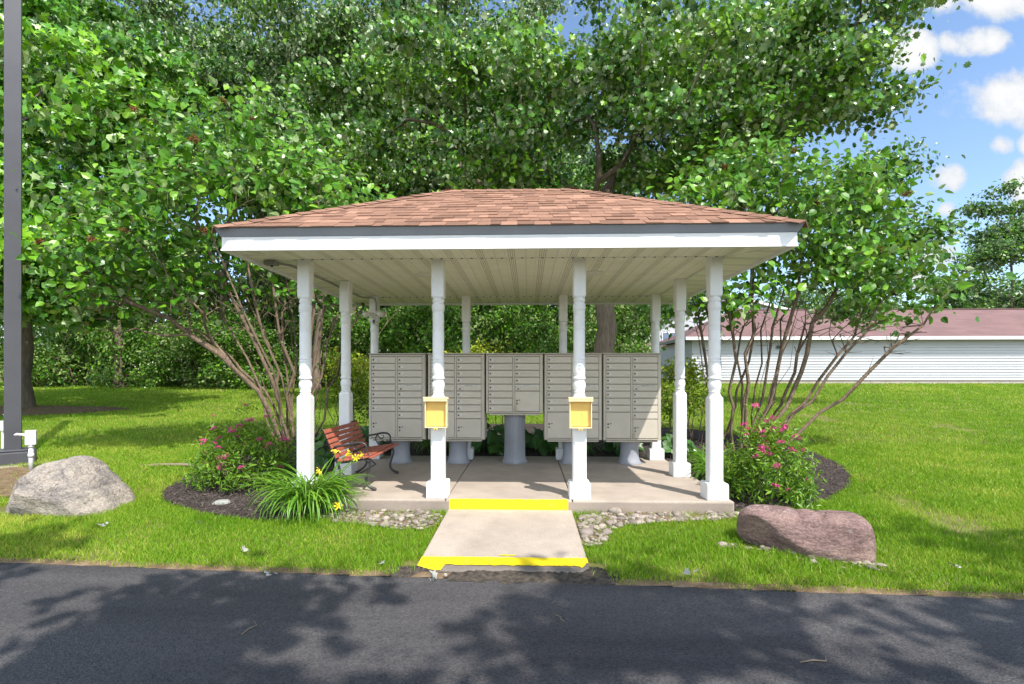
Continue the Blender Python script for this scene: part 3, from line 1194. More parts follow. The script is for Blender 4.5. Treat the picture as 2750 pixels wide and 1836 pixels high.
def build_cluster(label, x, kind, sun_key=False, seed=0):
    t = thing('mailbox_cluster', label, 'mailbox', (x, 2.155, 0), 0, 'grey mailbox clusters in a row')
    rg = rng_(100 + seed)
    w = .800
    zt = 1.545
    zb = .344 if kind == 'tall' else .715
    yf = -.215
    m = MB()
    rbox(m, -w / 2, w / 2, zb, zt, yf + .034, .20)
    cab = m.build('cabinet', CABINET, t, bevel=.006)
    m = MB()       # raised frame round the doors, with centre bar
    rbox(m, -w / 2 + .006, -w / 2 + .036, zb + .010, zt - .008, yf, yf + .033)
    rbox(m, w / 2 - .046, w / 2 - .006, zb + .010, zt - .008, yf, yf + .033)
    rbox(m, -w / 2 + .037, w / 2 - .047, zt - .030, zt - .008, yf, yf + .033)
    rbox(m, -w / 2 + .037, w / 2 - .047, zb + .010, zb + .026, yf, yf + .033)
    rbox(m, -.022, .006, zb + .027, zt - .031, yf, yf + .033)
    m.build('frame', CABINET, cab, bevel=.002)
    m = MB()       # rain hood and bottom tray
    rbox(m, -w / 2 - .004, w / 2 + .004, zt + .0005, zt + .014, yf - .012, .205)
    m.build('hood', CABINET, cab, bevel=.003)
    m = MB()
    rbox(m, -w / 2 + .045, w / 2 - .045, zb - .022, zb - .0005, yf + .02, .19)
    m.build('base_tray', CABINET, cab, bevel=.003)
    pitch = .0968
    cols = ((-w / 2 + .038, -.024), (.008, w / 2 - .048))
    ztop = zt - .032
    lockm = None

    def door(ci, z1, z0, name='door'):
        a, b = cols[ci]
        d = MB()
        rbox(d, a + .002, b - .002, z0 + .0055, z1 - .0055, yf - .003, yf + .010, rg.uniform(.2, .8))
        return d.build(name, DOORM, t, bevel=.004)

    def lock(p, cx, cz, r=.0125):
        k = MB()
        k.lathe([(r, .0), (r, -.006), (r * .7, -.008)], 12, axis='y', c=(0, 0, 0), cap=True)
        k.v[-1][:, 1] *= 1
        l_ = k.build('lock', STEEL if rg.random() < .0 else DARKM, p, loc=(cx, yf - .0032, cz))

    def plate(p, cx, cz, wd=.026):
        k = MB()
        k.box((0, 0, 0), (wd, .002, .022))
        q = k.build('number_tag', TAGM, p, loc=(cx, yf - .0042, cz))
        k = MB()
        if kind == 'short' and wd < .02:
            k.box((0, -.0016, 0), (.004, .001, .011))
        else:
            k.box((0, -.0016, 0), (wd * .55, .001, .004))
        k.box((wd * .1, -.0016, .003), (wd * .18, .001, .003))
        k.v[-1] = k.v[-1]
        k.build('number', INK, p, loc=(cx, yf - .0042, cz))

    def mail(ci, i, tagw=.026):
        z1 = ztop - i * pitch
        d = door(ci, z1, z1 - pitch)
        a = cols[ci][0]
        lock(d, a + .028, z1 - pitch / 2 + .001)
        plate(d, a + .060, z1 - pitch / 2 + .001, tagw)

    def outgoing(i):
        z1 = ztop - i * pitch
        d = door(1, z1, z1 - pitch, 'outgoing_door')
        a, b = cols[1]
        k = MB()
        rbox(k, a + .03, b - .035, z1 - .030, z1 - .012, yf - .005, yf - .0033)
        k.build('slot_flap', STEEL, d)
        k = MB()
        for j in range(14):
            x0 = a + .115 + j * .0075
            rbox(k, x0, x0 + rg.uniform(.003, .006), z1 - .024, z1 - .024 + rg.uniform(.005, .009), yf - .0062, yf - .0052)
        k.build('slot_lettering', INK, d)
        k = MB()
        k.lathe([(.0125, 0), (.0125, -.005), (.006, -.006)], 12, axis='y')
        k.build('lock', DARKM, d, loc=(a + .046, yf - .0032, z1 - .068))
        k = MB()
        for sx in (-1, 1):
            for sz in (-1, 1):
                k.box((a + .046 + sx * .032, yf - .0042, z1 - .066 + sz * .024), (.006, .002, .010))
        k.build('corner_marks', INK, d)

    def parcel(ci, i, nrows_end, key=0):
        z1 = ztop - i * pitch
        z0 = zb + .029
        d = door(ci, z1, z0, 'parcel_door')
        a = cols[ci][0]
        zc = z0 + (z1 - z0) * (.49 if ci == 0 else .47)
        k = MB()
        k.lathe([(.013, 0), (.013, -.006), (.009, -.008)], 12, axis='y')
        k.build('lock', DARKM, d, loc=(a + .030, yf - .0032, zc + .02))
        k = MB()
        k.lathe([(.012, 0), (.012, -.005), (.008, -.007)], 12, axis='y')
        k.build('lock', DARKM, d, loc=(a + .030, yf - .0032, zc - .024))
        k = MB()
        k.box((0, 0, 0), (.018, .002, .014))
        k.build('number_tag', INK, d, loc=(a + .066, yf - .0042, zc + .026))
        if key:
            k = MB()
            k.tube([(a + .030, yf - .012, zc + .01), (a + .022, yf - .02, zc + .0), (a + .020, yf - .016, zc - .03), (a + .016, yf - .014, zc - .05)], .0025, 5)
            k.box((a + .014, yf - .012, zc - .085), (.026, .004, .070))
            k.build('key_tag', mat('tan_tag', (.42, .36, .28), .6, .3), d)
    if kind == 'tall':
        for i in range(8):
            mail(0, i)
        parcel(0, 8, 12, 0)
        for i in range(4):
            mail(1, i)
        outgoing(4)
        for i in range(5, 9):
            mail(1, i)
        parcel(1, 9, 12, sun_key)
    else:
        for i in range(8):
            mail(0, i)
        for i in range(4):
            mail(1, i, .016)
        outgoing(4)
        parcel(1, 5, 8, 1)
    # pedestal: square section turned on its corner, flaring to the foot
    m = MB()
    h = zb - .022
    if kind == 'tall':
        prof = [(.165, .002), (.163, .02), (.145, .05), (.132, .12), (.128, .20), (.134, h - .05), (.150, h - .012), (.152, h)]
        m.lathe(prof, 20, cap=True)
    else:
        prof = [(.185, .002), (.182, .02), (.160, .06), (.150, .14), (.146, .4), (.150, h - .04), (.165, h)]
        rows = []
        n = 16
        for r_, z in prof:
            ring = []
            for k in range(n):
                a = k * 2 * math.pi / n
                c_, s_ = math.cos(a), math.sin(a)
                q = r_ / (abs(c_) ** 1.25 + abs(s_) ** 1.25) ** (1 / 1.25)
                ring.append((q * c_, q * s_, z))
            rows.append(ring)
        V = np.concatenate([np.array(q) for q in rows])
        F = [(i * n + k, i * n + (k + 1) % n, (i + 1) * n + (k + 1) % n, (i + 1) * n + k) for i in range(len(rows) - 1) for k in range(n)]
        m.add(V, F + [tuple(range(n))[::-1]])
    p = m.build('pedestal', PEDESTAL, t, kind == 'tall')
    m = MB()
    m.lathe([(.185, .0015), (.185, .012), (.165, .014)], 20)
    m.build('foot_plate', PEDESTAL, p)


CX = [-1.625, -.793, .022, .840, 1.655]
build_cluster('tall grey mailbox cluster beside the red bench at one end of the row', CX[0], 'tall', 0, 1)
build_cluster('tall grey mailbox cluster behind the left yellow leaflet box', CX[1], 'tall', 0, 2)
build_cluster('short grey mailbox cluster on a tall exposed pedestal in mid row', CX[2], 'short', 1, 3)
build_cluster('tall grey mailbox cluster behind the post with a round sticker', CX[3], 'tall', 0, 4)
build_cluster('tall grey mailbox cluster with a key tag and sunlight on lower right', CX[4], 'tall', 1, 5)

# ------------------------------------------------------------------ bench


def build_bench():
    t = thing('park_bench', 'red brown slatted bench with black iron scroll ends under the roof', 'bench', (-1.72, .78, 0), R(0))
    L = 1.06
    # end frame profile in (x,z): back leg, seat rail, back stile, arm
    for s in (-1, 1):
        y = s * (L / 2 - .05)
        m = MB()

        def tb(P, r, sides=8):
            P = np.array(P, float)
            # smooth by catmull subdivision
            for _ in range(2):
                Q = [P[0]]
                for i in range(len(P) - 1):
                    Q += [P[i] * .75 + P[i + 1] * .25, P[i] * .25 + P[i + 1] * .75]
                Q.append(P[-1])
                P = np.array(Q)
            rr = np.interp(np.linspace(0, 1, len(P)), np.linspace(0, 1, len(r)), r)
            m.tube([(a, y, b) for a, b in P], rr, sides)
        tb([(.17, .335), (.235, .30), (.205, .20), (.175, .11), (.20, .05), (.275, .013)], [.016, .015, .013, .013, .016, .022])   # front leg
        tb([(.255, .012), (.29, .012)], [.022, .016])
        tb([(-.13, .29), (-.10, .20), (-.13, .10), (-.20, .045), (-.25, .013)], [.016, .013, .012, .014, .02])                # rear leg
        tb([(-.14, .30), (-.05, .305), (.10, .335), (.235, .345)], [.012, .012, .012, .012])                                  # seat rail
        tb([(-.13, .29), (-.17, .36), (-.245, .54), (-.285, .645), (-.30, .665), (-.318, .655), (-.315, .64)], [.012, .012, .011, .010, .009, .008, .006])  # stile
        fr = m.build('end_frame', IRON, t, True)
        m = MB()
        tb([(-.215, .465), (-.15, .475), (-.02, .495), (.08, .52), (.15, .515), (.185, .48), (.185, .435), (.165, .405), (.14, .415), (.145, .435)], [.009, .011, .012, .013, .012, .010, .009, .008, .007, .005])
        tb([(.02, .505), (.035, .46), (.07, .44), (.10, .46), (.10, .485), (.08, .488)], [.007, .007, .006, .006, .005, .004])
        tb([(.02, .505), (-.01, .44), (.02, .385), (.08, .36)], [.007, .007, .007, .007])
        tb([(.08, .36), (.05, .40), (.085, .425), (.11, .405)], [.007, .006, .006, .004])
        tb([(.185, .44), (.20, .40), (.22, .35)], [.007, .007, .009])
        m.build('armrest', IRON, fr, True)
    m = MB()
    m.tube([(.0, -L / 2 + .06, .12), (.0, L / 2 - .06, .12)], .008, 8)
    m.tube([(.0, -L / 2 + .06, .12), (-.1, -L / 2 + .05, .2)], .007, 8)
    m.tube([(.0, L / 2 - .06, .12), (-.1, L / 2 - .05, .2)], .007, 8)
    m.build('stretcher', IRON, t, True)
    r = rng_(5)
    # seat slats
    for k, (x, z, a) in enumerate([(-.09, .322, -4), (-.02, .330, 3), (.05, .342, 6), (.12, .352, 6), (.19, .360, 8), (.255, .360, 16)]):
        m = MB()
        m.box((0, 0, 0), (.058, L, .020), r=r.uniform(.2, .8))
        m.build('seat_slat', BENCHW, t, loc=(x, 0, z + .008), rot=(0, R(-a), 0), bevel=.004)
    for k in range(6):
        f = k / 5
        x = -.150 - .118 * f
        z = .375 + .265 * f
        m = MB()
        m.box((0, 0, 0), (.018, L, .046), r=r.uniform(.2, .8))
        m.build('back_slat', BENCHW, t, loc=(x + .012, 0, z), rot=(0, R(-21), 0), bevel=.004)
    m = MB()
    m.tube([(-.145, .05, .36), (-.262, .05, .625)], .006, 6)
    m.build('back_brace', IRON, t, True)


build_bench()

# ------------------------------------------------------------------ boulders


def boulder(name, label, loc, rz, outline, depth, mt, seed, planes, rough=.02, top_flat=None):
    """outline: closed (x,z) silhouette; swelled to a solid of the given depth."""
    import bmesh
    bm = bmesh.new()
    bmesh.ops.create_icosphere(bm, subdivisions=6, radius=1)
    V = np.array([v.co[:] for v in bm.verts])
    F = np.array([[v.index for v in f.verts] for f in bm.faces])
    bm.free()
    O = np.array(outline, float)
    c = O.mean(0)
    th = np.arctan2(O[:, 1] - c[1], O[:, 0] - c[0])
    rr = np.hypot(O[:, 0] - c[0], O[:, 1] - c[1])
    o = np.argsort(th)
    th, rr = th[o], rr[o]
    t = np.arctan2(V[:, 2], V[:, 0])
    rad = np.interp(t, np.concatenate([th - 2 * math.pi, th, th + 2 * math.pi]), np.tile(rr, 3))
    p = np.hypot(V[:, 0], V[:, 2])
    k = np.clip(p, 0, 1) ** .55 * rad
    P = np.stack([c[0] + k * np.cos(t), np.sign(V[:, 1]) * np.abs(V[:, 1]) ** .8 * depth / 2, c[1] + k * np.sin(t)], 1)
    r = rng_(seed)
    for (n, d) in planes:
        n = np.array(n, float)
        n /= np.linalg.norm(n)
        q = (P - np.array([c[0], 0, c[1]])) @ n - d
        P -= np.where(q > 0, q * .86, 0)[:, None] * n

    def nz(P, s, sd):
        q = rng_(sd)
        o = 0
        for _ in range(8):
            d = q.normal(size=3)
            d /= np.linalg.norm(d)
            o = o + np.sin(P @ d * s * q.uniform(.6, 1.8) + q.uniform(0, 7))
        return o / 8
    N = V / np.linalg.norm(V, axis=1, keepdims=True)
    ridge = 1 - np.abs(nz(P, 9, seed + 1)) * 3
    strat = np.sin((P[:, 2] * 1. + P[:, 0] * .25 + .06 * nz(P, 5, seed + 8)) * 46)
    P += N * (rough * nz(P, 7, seed)[:, None] * 2 + rough * .5 * nz(P, 24, seed + 2)[:, None] - rough * .9 * np.clip(ridge, 0, 1)[:, None] ** 4
              + rough * .18 * strat[:, None] + rough * .25 * nz(P, 60, seed + 3)[:, None])
    me = npmesh(name, P, [F], smooth=True)
    ob = link(name, me, mt, None, loc, (0, 0, rz))
    tag(ob, label, 'boulder')
    return ob


def rock_mat(name, a, b_, c, vein):
    m, nt, N, L, P = nodes_of(name)
    tc = N.new('ShaderNodeTexCoord')
    n1 = N.new('ShaderNodeTexNoise')
    n1.inputs['Scale'].default_value = 3.2
    n1.inputs['Detail'].default_value = 10
    n1.inputs['Roughness'].default_value = .66
    n1.inputs['Distortion'].default_value = .6
    mp = N.new('ShaderNodeMapping')
    mp.inputs['Scale'].default_value = (1, 1, 1.7)
    mp.inputs['Rotation'].default_value = (0, R(12), 0)
    L.new(tc.outputs['Object'], mp.inputs[0])
    L.new(mp.outputs[0], n1.inputs['Vector'])
    cr = N.new('ShaderNodeValToRGB')
    e = cr.color_ramp.elements
    e[0].position, e[0].color = .32, (*a, 1)
    e[1].position, e[1].color = .68, (*c, 1)
    q = e.new(.48)
    q.color = (*b_, 1)
    L.new(n1.outputs[0], cr.inputs[0])
    n2 = N.new('ShaderNodeTexNoise')
    n2.inputs['Scale'].default_value = 5
    n2.inputs['Detail'].default_value = 8
    n2.inputs['Roughness'].default_value = .6
    n2.inputs['Distortion'].default_value = 1.2
    mp2 = N.new('ShaderNodeMapping')
    mp2.inputs['Location'].default_value = (3, 5, 1)
    L.new(tc.outputs['Object'], mp2.inputs[0])
    L.new(mp2.outputs[0], n2.inputs['Vector'])
    cr2 = N.new('ShaderNodeValToRGB')
    e = cr2.color_ramp.elements
    e[0].position, e[0].color = .60, (0, 0, 0, 1)
    e[1].position, e[1].color = .70, (1, 1, 1, 1)
    L.new(n2.outputs[0], cr2.inputs[0])
    mx = N.new('ShaderNodeMixRGB')
    L.new(cr2.outputs[0], mx.inputs[0])
    L.new(cr.outputs[0], mx.inputs[1])
    mx.inputs[2].default_value = (*vein, 1)
    L.new(mx.outputs[0], P.inputs['Base Color'])
    dist = N.new('ShaderNodeMixRGB')
    dist.inputs[0].default_value = .28
    L.new(mp.outputs[0], dist.inputs[1])
    nd = N.new('ShaderNodeTexNoise')
    nd.inputs['Scale'].default_value = 3.5
    nd.inputs['Detail'].default_value = 7
    L.new(tc.outputs['Object'], nd.inputs['Vector'])
    L.new(nd.outputs['Color'], dist.inputs[2])
    vo = N.new('ShaderNodeTexVoronoi')
    vo.feature = 'DISTANCE_TO_EDGE'
    vo.inputs['Scale'].default_value = 3.4
    L.new(dist.outputs[0], vo.inputs['Vector'])
    ck = N.new('ShaderNodeMapRange')
    ck.inputs['From Max'].default_value = .02
    ck.inputs['To Min'].default_value = .55
    L.new(vo.outputs['Distance'], ck.inputs['Value'])
    mask = N.new('ShaderNodeMapRange')
    mask.inputs['From Min'].default_value = .40
    mask.inputs['From Max'].default_value = .45
    L.new(n2.outputs[0], mask.inputs['Value'])
    mk = N.new('ShaderNodeMath')
    mk.operation = 'MAXIMUM'
    L.new(ck.outputs[0], mk.inputs[0])
    L.new(mask.outputs[0], mk.inputs[1])
    sp = N.new('ShaderNodeTexNoise')
    sp.inputs['Scale'].default_value = 48
    sp.inputs['Detail'].default_value = 5
    L.new(tc.outputs['Object'], sp.inputs['Vector'])
    spr = N.new('ShaderNodeMapRange')
    spr.inputs['From Min'].default_value = .3
    spr.inputs['From Max'].default_value = .62
    spr.inputs['To Min'].default_value = .62
    spr.inputs['To Max'].default_value = 1.08
    L.new(sp.outputs[0], spr.inputs['Value'])
    mm = N.new('ShaderNodeMath')
    mm.operation = 'MULTIPLY'
    L.new(mk.outputs[0], mm.inputs[0])
    L.new(spr.outputs[0], mm.inputs[1])
    mv = N.new('ShaderNodeMixRGB')
    mv.blend_type = 'MULTIPLY'
    mv.inputs[0].default_value = 1
    L.new(mx.outputs[0], mv.inputs[1])
    L.new(mm.outputs[0], mv.inputs[2])
    L.new(mv.outputs[0], P.inputs['Base Color'])
    P.inputs['Roughness'].default_value = .85
    P.inputs['Specular IOR Level'].default_value = .25
    n3 = N.new('ShaderNodeTexNoise')
    n3.inputs['Scale'].default_value = 22
    n3.inputs['Detail'].default_value = 9
    n3.inputs['Roughness'].default_value = .7
    L.new(mp.outputs[0], n3.inputs['Vector'])
    b = N.new('ShaderNodeBump')
    b.inputs['Strength'].default_value = .9
    b.inputs['Distance'].default_value = .05
    L.new(n3.outputs[0], b.inputs['Height'])
    L.new(b.outputs[0], P.inputs['Normal'])
    return m


ROCK1 = rock_mat('grey_tan_rock', (.16, .15, .15), (.38, .33, .285), (.56, .48, .40), (.22, .21, .21))
ROCK2 = rock_mat('purple_red_rock', (.17, .11, .10), (.31, .20, .18), (.43, .29, .245), (.62, .53, .50))

boulder('boulder', 'large grey tan boulder beside the dark lamp post', (-4.56, -.05, -.26), R(4),
        [(-.62, .17), (-.54, .27), (-.40, .41), (-.22, .53), (-.02, .645), (.10, .65), (.20, .60), (.30, .50), (.45, .36), (.58, .22), (.62, .12), (.56, .02), (.36, -.03), (.0, -.05), (-.34, -.03), (-.50, .05)],
        .85, ROCK1, 31, [((.1, -1, .55), .33), ((-.1, -1, -.35), .33), ((.7, -.7, .5), .40), ((0, -.15, -1), .31), ((-.8, -.8, .3), .43)], .022).scale = (.92, 1, 1)
boulder('boulder', 'long reddish purple boulder lying in the lawn beside the road', (2.42, -1.02, -.215), R(-20),
        [(-.53, .20), (-.51, .36), (-.44, .43), (-.25, .445), (-.05, .42), (.12, .415), (.28, .45), (.42, .44), (.49, .37), (.53, .20), (.54, .08), (.49, -.03), (.30, -.05), (.0, -.04), (-.3, -.01), (-.48, .05)],
        .52, ROCK2, 47, [((.0, -1, .35), .225), ((-.6, -1, -.5), .27), ((1, -.6, .1), .44), ((.0, -.3, 1), .215), ((0, -.2, -1), .22)], .016).scale = (.93, .93, .86)

# ------------------------------------------------------------------ lamp post and small electrical fittings
lp = thing('lamp_post', 'tall dark square lamp post on a wide dark base cover', 'lamp post', (-7.37, 2.12, float(zg(-7.3, 2.1)) - .01), R(45 - 2))
m = MB()
m.box((0, 0, 4.2), (.186, .186, 8.4))
pole = m.build('pole', POLEM, lp, bevel=.006)
m = MB()
m.box((0, 0, .10), (.50, .50, .20))
m.box((0, 0, .215), (.34, .34, .03))
m.build('base_cover', POLEM, lp, bevel=.03, seg=3)
m = MB()
m.box((-.096, -.0, .62), (.010, .09, .28))
hh = m.build('hand_hole_cover', POLEM, pole, bevel=.004)
m = MB()
for z in (.50, .74):
    m.lathe([(.007, 0), (.007, .006)], 8, axis='x', c=(-.1005, 0, z))
    m.v[-1][:, 0] = -.101 - (m.v[-1][:, 0] + .1005)
m.build('screws', STEEL, hh)
m = MB()
m.box((.9, 0, 8.35), (1.9, .06, .08))
m.box((1.7, 0, 8.3), (.6, .35, .14))
m.build('lamp_head', POLEM, lp, bevel=.02)
m = MB()
m.box((0, 0, 0), (.75, .75, .12))
structure(m.build('concrete_footing', CONC2, None, loc=(-7.30, 2.12, float(zg(-7.3, 2.1)) - .045), rot=(0, 0, R(43)), bevel=.02))

eb = thing('electrical_box', 'pale electrical box on a short white pipe beside the lamp post', 'electrical box', (-6.62, 1.64, float(zg(-6.6, 1.6))))
m = MB()
m.box((0, 0, .47), (.115, .085, .20))
m.build('box', PVC, eb, rot=(0, 0, R(35)), bevel=.008)
m = MB()
m.tube([(0, 0, -.02), (0, 0, .37)], .027, 12)
m.lathe([(.034, .20), (.034, .25)], 14)
m.lathe([(.034, .33), (.034, .375)], 14)
m.build('pipe', PVC, eb, True)
m = MB()
m.tube([(-.04, -.0, .49), (-.10, .0, .505), (-.19, -.01, .515), (-.215, -.01, .50)], [.018, .018, .018, .02], 10)
m.build('arm', PVC, eb, True)
eb2 = MB()
eb2.box((0, 0, .45), (.09, .07, .16))
eb2.tube([(0, 0, -.02), (0, 0, .4)], .022, 10)
tag(eb2.build('electrical_box', PVC, None, loc=(-8.35, 2.9, float(zg(-8.3, 2.9))), bevel=.006), 'small white electrical box half hidden behind the lamp post', 'electrical box')

# ------------------------------------------------------------------ plants: leaf shapes
T_DIAMOND = (np.array([(0, 0, 0), (.45, .30, .06), (1, 0, -.05), (.45, -.30, .06)]), np.array([(0, 2, 1), (0, 3, 2)]))
T_OVATE = (np.array([(0, 0, 0), (.12, .27, .05), (.42, .37, .07), (.74, .20, .02), (1, 0, -.10), (.74, -.20, .02), (.42, -.37, .07), (.12, -.27, .05), (.42, 0, 0)]),
           np.array([(0, 8, 1), (1, 8, 2), (2, 8, 3), (3, 8, 4), (4, 8, 5), (5, 8, 6), (6, 8, 7), (7, 8, 0)]))
_st = [(0, 0), (.05, .28), (-.02, .52), (.28, .36), (.36, .62), (.52, .40), (.58, .18), (1.0, 0)]
_st = _st + [(x, -y) for x, y in _st[-2:0:-1]]
T_STAR = (np.array([(x, y, .10 * abs(y) - .12 * max(0, x - .5)) for x, y in _st] + [(.3, 0, 0)]),
          np.array([(len(_st), (i + 1) % len(_st), i) for i in range(len(_st))]))
_lb = [(0, 0), (.12, .20), (.08, .40), (.30, .30), (.42, .52), (.58, .30), (.78, .34), (.80, .14), (1.0, 0)]
_lb = _lb + [(x, -y) for x, y in _lb[-2:0:-1]]
T_LOBED = (np.array([(x, y, .14 * abs(y) - .15 * max(0, x - .5)) for x, y in _lb] + [(.42, 0, 0)]),
           np.array([(len(_lb), (i + 1) % len(_lb), i) for i in range(len(_lb))]))
T_LANCE = (np.array([(0, 0, 0), (.4, .15, .03), (1, 0, -.06), (.4, -.15, .03)]), np.array([(0, 2, 1), (0, 3, 2)]))


def leaf_arrays(rg, pos, size, tmpl, out=None, up=.7, rand=.7, droop=.35, outw=.5, sizevar=.25, rshift=None):
    n = len(pos)
    nrm = rg.normal(size=(n, 3)) * rand
    nrm += up * np.array([.32, -.52, .79])
    if out is not None:
        nrm += out * outw
    nrm /= np.linalg.norm(nrm, axis=1, keepdims=True) + 1e-9
    t = rg.normal(size=(n, 3)) * .8
    if out is not None:
        t += out * .7
    t[:, 2] -= droop
    t -= (t * nrm).sum(1, keepdims=True) * nrm
    t /= np.linalg.norm(t, axis=1, keepdims=True) + 1e-9
    b = np.cross(nrm, t)
    s = size * np.clip(1 + rg.normal(0, sizevar, n), .45, 1.7)
    A, F = tmpl
    V = pos[:, None, :] + s[:, None, None] * (A[None, :, 0, None] * t[:, None, :] + A[None, :, 1, None] * b[:, None, :] + A[None, :, 2, None] * nrm[:, None, :])
    k = len(A)
    FF = (F[None] + (np.arange(n) * k)[:, None, None]).reshape(-1, 3)
    rv = np.clip(rg.beta(2, 2.4, n) + (0 if rshift is None else rshift), 0, 1)
    return V.reshape(-1, 3), FF, np.repeat(rv, k)


def sample_lobes(rg, lobes, n, shell=.55):
    """lobes: (cx,cy,cz,rx,ry,rz); points biased to the outside of the union."""
    lobes = np.array(lobes, float)
    vol = lobes[:, 3] * lobes[:, 4] * lobes[:, 5]
    vol = vol ** .8
    idx = rg.choice(len(lobes), n, p=vol / vol.sum())
    d = rg.normal(size=(n, 3))
    d /= np.linalg.norm(d, axis=1, keepdims=True)
    r = rg.uniform(shell ** 3, 1, n) ** (1 / 3)
    return lobes[idx, :3] + d * r[:, None] * lobes[idx, 3:], d


def grow(rg, roots, targets, seg=.5, tip=.010, expo=2.3, wander=.12, arch=.12, bias=.3, minr=None, maxn=20000, rootr=None):
    P = np.zeros((maxn, 3))
    par = np.full(maxn, -1)
    pl = np.zeros(maxn)
    n = 0
    for rt in roots:
        rt = np.asarray(rt, float)
        for k, p in enumerate(rt):
            P[n] = p
            if k:
                par[n] = n - 1
                pl[n] = pl[n - 1] + np.linalg.norm(p - rt[k - 1])
            n += 1
    tips = np.array([np.asarray(r)[-1] for r in roots])
    order = np.argsort(np.min(np.linalg.norm(targets[:, None] - tips[None], axis=2), axis=1))
    ends = np.zeros(len(targets), int)
    for ti in order:
        t = targets[ti]
        D = t - P[:n]
        d = np.linalg.norm(D, axis=1)
        cost = d + bias * pl[:n] + .6 * np.maximum(0, P[:n, 2] - t[2])
        cost[pl[:n] < .25] += 3
        i = int(np.argmin(cost))
        dd = d[i]
        m = max(1, int(dd / seg))
        pd = P[i] - P[par[i]] if par[i] >= 0 else np.array([0, 0, 1.])
        pd = pd / (np.linalg.norm(pd) + 1e-9)
        p1 = (P[i] + t) / 2 + pd * dd * .18 + np.array([0, 0, arch * dd]) + rg.normal(0, wander * .6, 3) * dd
        prev = i
        for k in range(1, m + 1):
            s = k / m
            q = (1 - s) ** 2 * P[i] + 2 * s * (1 - s) * p1 + s * s * t
            if k < m:
                q = q + rg.normal(0, wander * seg * .5, 3)
            P[n] = q
            par[n] = prev
            pl[n] = pl[prev] + np.linalg.norm(q - P[prev])
            prev = n
            n += 1
        ends[ti] = prev
    P, par = P[:n], par[:n]
    acc = np.zeros(n)
    ch = [[] for _ in range(n)]
    for i in range(n - 1, -1, -1):
        if acc[i] == 0:
            acc[i] = tip ** expo
        if par[i] >= 0:
            acc[par[i]] += acc[i]
            ch[par[i]].append(i)
    rad = acc ** (1 / expo)
    return P, par, rad, ch, ends


def branches_mesh(name, P, par, rad, ch, sides=6, rscale=1., maxr=None):
    Vs, Fs, off = [], [], 0
    starts = [(i, -1) for i in range(len(P)) if par[i] < 0]
    while starts:
        i, p = starts.pop()
        chain, rr = [], []
        if p >= 0:
            chain.append(P[p])
            rr.append(min(rad[i] * 1.15, rad[p]))
        while True:
            chain.append(P[i])
            rr.append(rad[i])
            c = ch[i]
            if not c:
                rr[-1] *= .5
                break
            b = max(c, key=lambda k: rad[k])
            for k in c:
                if k != b:
                    starts.append((k, i))
            i = b
        if len(chain) < 2:
            continue
        rr = np.array(rr) * rscale
        if maxr:
            rr = np.minimum(rr, maxr)
        sd = sides if rr.max() < .06 else sides + 4
        if rr.max() < .012:
            sd = 4
        V, F = tube_arrays(np.array(chain), rr, sd)
        Vs.append(V)
        Fs.append(F + off)
        off += len(V)
    return npmesh(name, np.concatenate(Vs), [np.concatenate(Fs)], smooth=True)


def cluster_positions(rg, centres, k, spread, flat=.65):
    c = np.repeat(centres, k, 0)
    d = rg.normal(size=c.shape) * np.array([1, 1, flat]) * spread
    return c + d, d / (np.linalg.norm(d, axis=1, keepdims=True) + 1e-9)


def trunk_line(rg, base, top, n=9, wob=.04):
    t = np.linspace(0, 1, n)[:, None]
    P = np.array(base) * (1 - t) + np.array(top) * t
    P[1:-1] += rg.normal(0, wob, (n - 2, 3)) * np.array([1, 1, 0])
    return P


def tree_meshes(seed, base, top, lobes, n, k, spread, leaf, tmpl, tip=.012, shell=.5, flare=1.35, rscale=1., extra_roots=(), up=.7, rand=.75, droop=.4, seg=.6, bias=.3, stray=0, wob=.05, tr=(.12, .05), sub=0):
    rg = rng_(seed)
    if sub:       # break every mass of the crown into smaller sprays with gaps between
        q = []
        for (cx, cy, cz, rx, ry, rz_) in lobes:
            for _ in range(sub):
                d = rg.normal(size=3)
                d /= np.linalg.norm(d)
                d *= rg.uniform(.55, .95)
                f = rg.uniform(.30, .48)
                q.append((cx + d[0] * rx, cy + d[1] * ry, cz + d[2] * rz_, rx * f, ry * f, rz_ * f * .7))
        lobes = q
    tg, _ = sample_lobes(rg, lobes, n, shell)
    tg = tg[tg[:, 2] > base[2] + 1.0]
    P, par, rad, ch, ends = grow(rg, [trunk_line(rg, base, top, 9, wob)] + list(extra_roots), tg, seg, tip, bias=bias)
    k0 = 9
    for e in extra_roots:
        for j in range(len(e)):
            rad[k0 + j] = max(rad[k0 + j], .15 - .10 * j / len(e))
        k0 += len(e)
    for i in range(9):
        h = P[i, 2] - base[2]
        rad[i] = max(rad[i], tr[0] + (tr[1] - tr[0]) * i / 8)
        rad[i] *= 1 + (flare - 1) * math.exp(-h * 2.2)
    bmesh_ = branches_mesh('trunk', P, par, rad, ch, 6, rscale)
    pos, out = cluster_positions(rg, tg, k, spread, .36)
    # thinner second layer along the branches
    cl = rg.uniform(-.42, .34, len(tg)).repeat(k)
    V, F, r = leaf_arrays(rg, pos, leaf, tmpl, out, up, rand, droop, .6, .25, cl)
    return bmesh_, npmesh('crown', V, [F], r)


def plant(name, label, cat, meshes, mats, loc=(0, 0, 0), rz=0, sc=(1, 1, 1), group=None, names=('trunk', 'crown')):
    t = thing(name, label, cat, loc, rz, group)
    t.scale = sc
    for nm, me, mt in zip(names, meshes, mats):
        link(nm, me, mt, t)
    return t


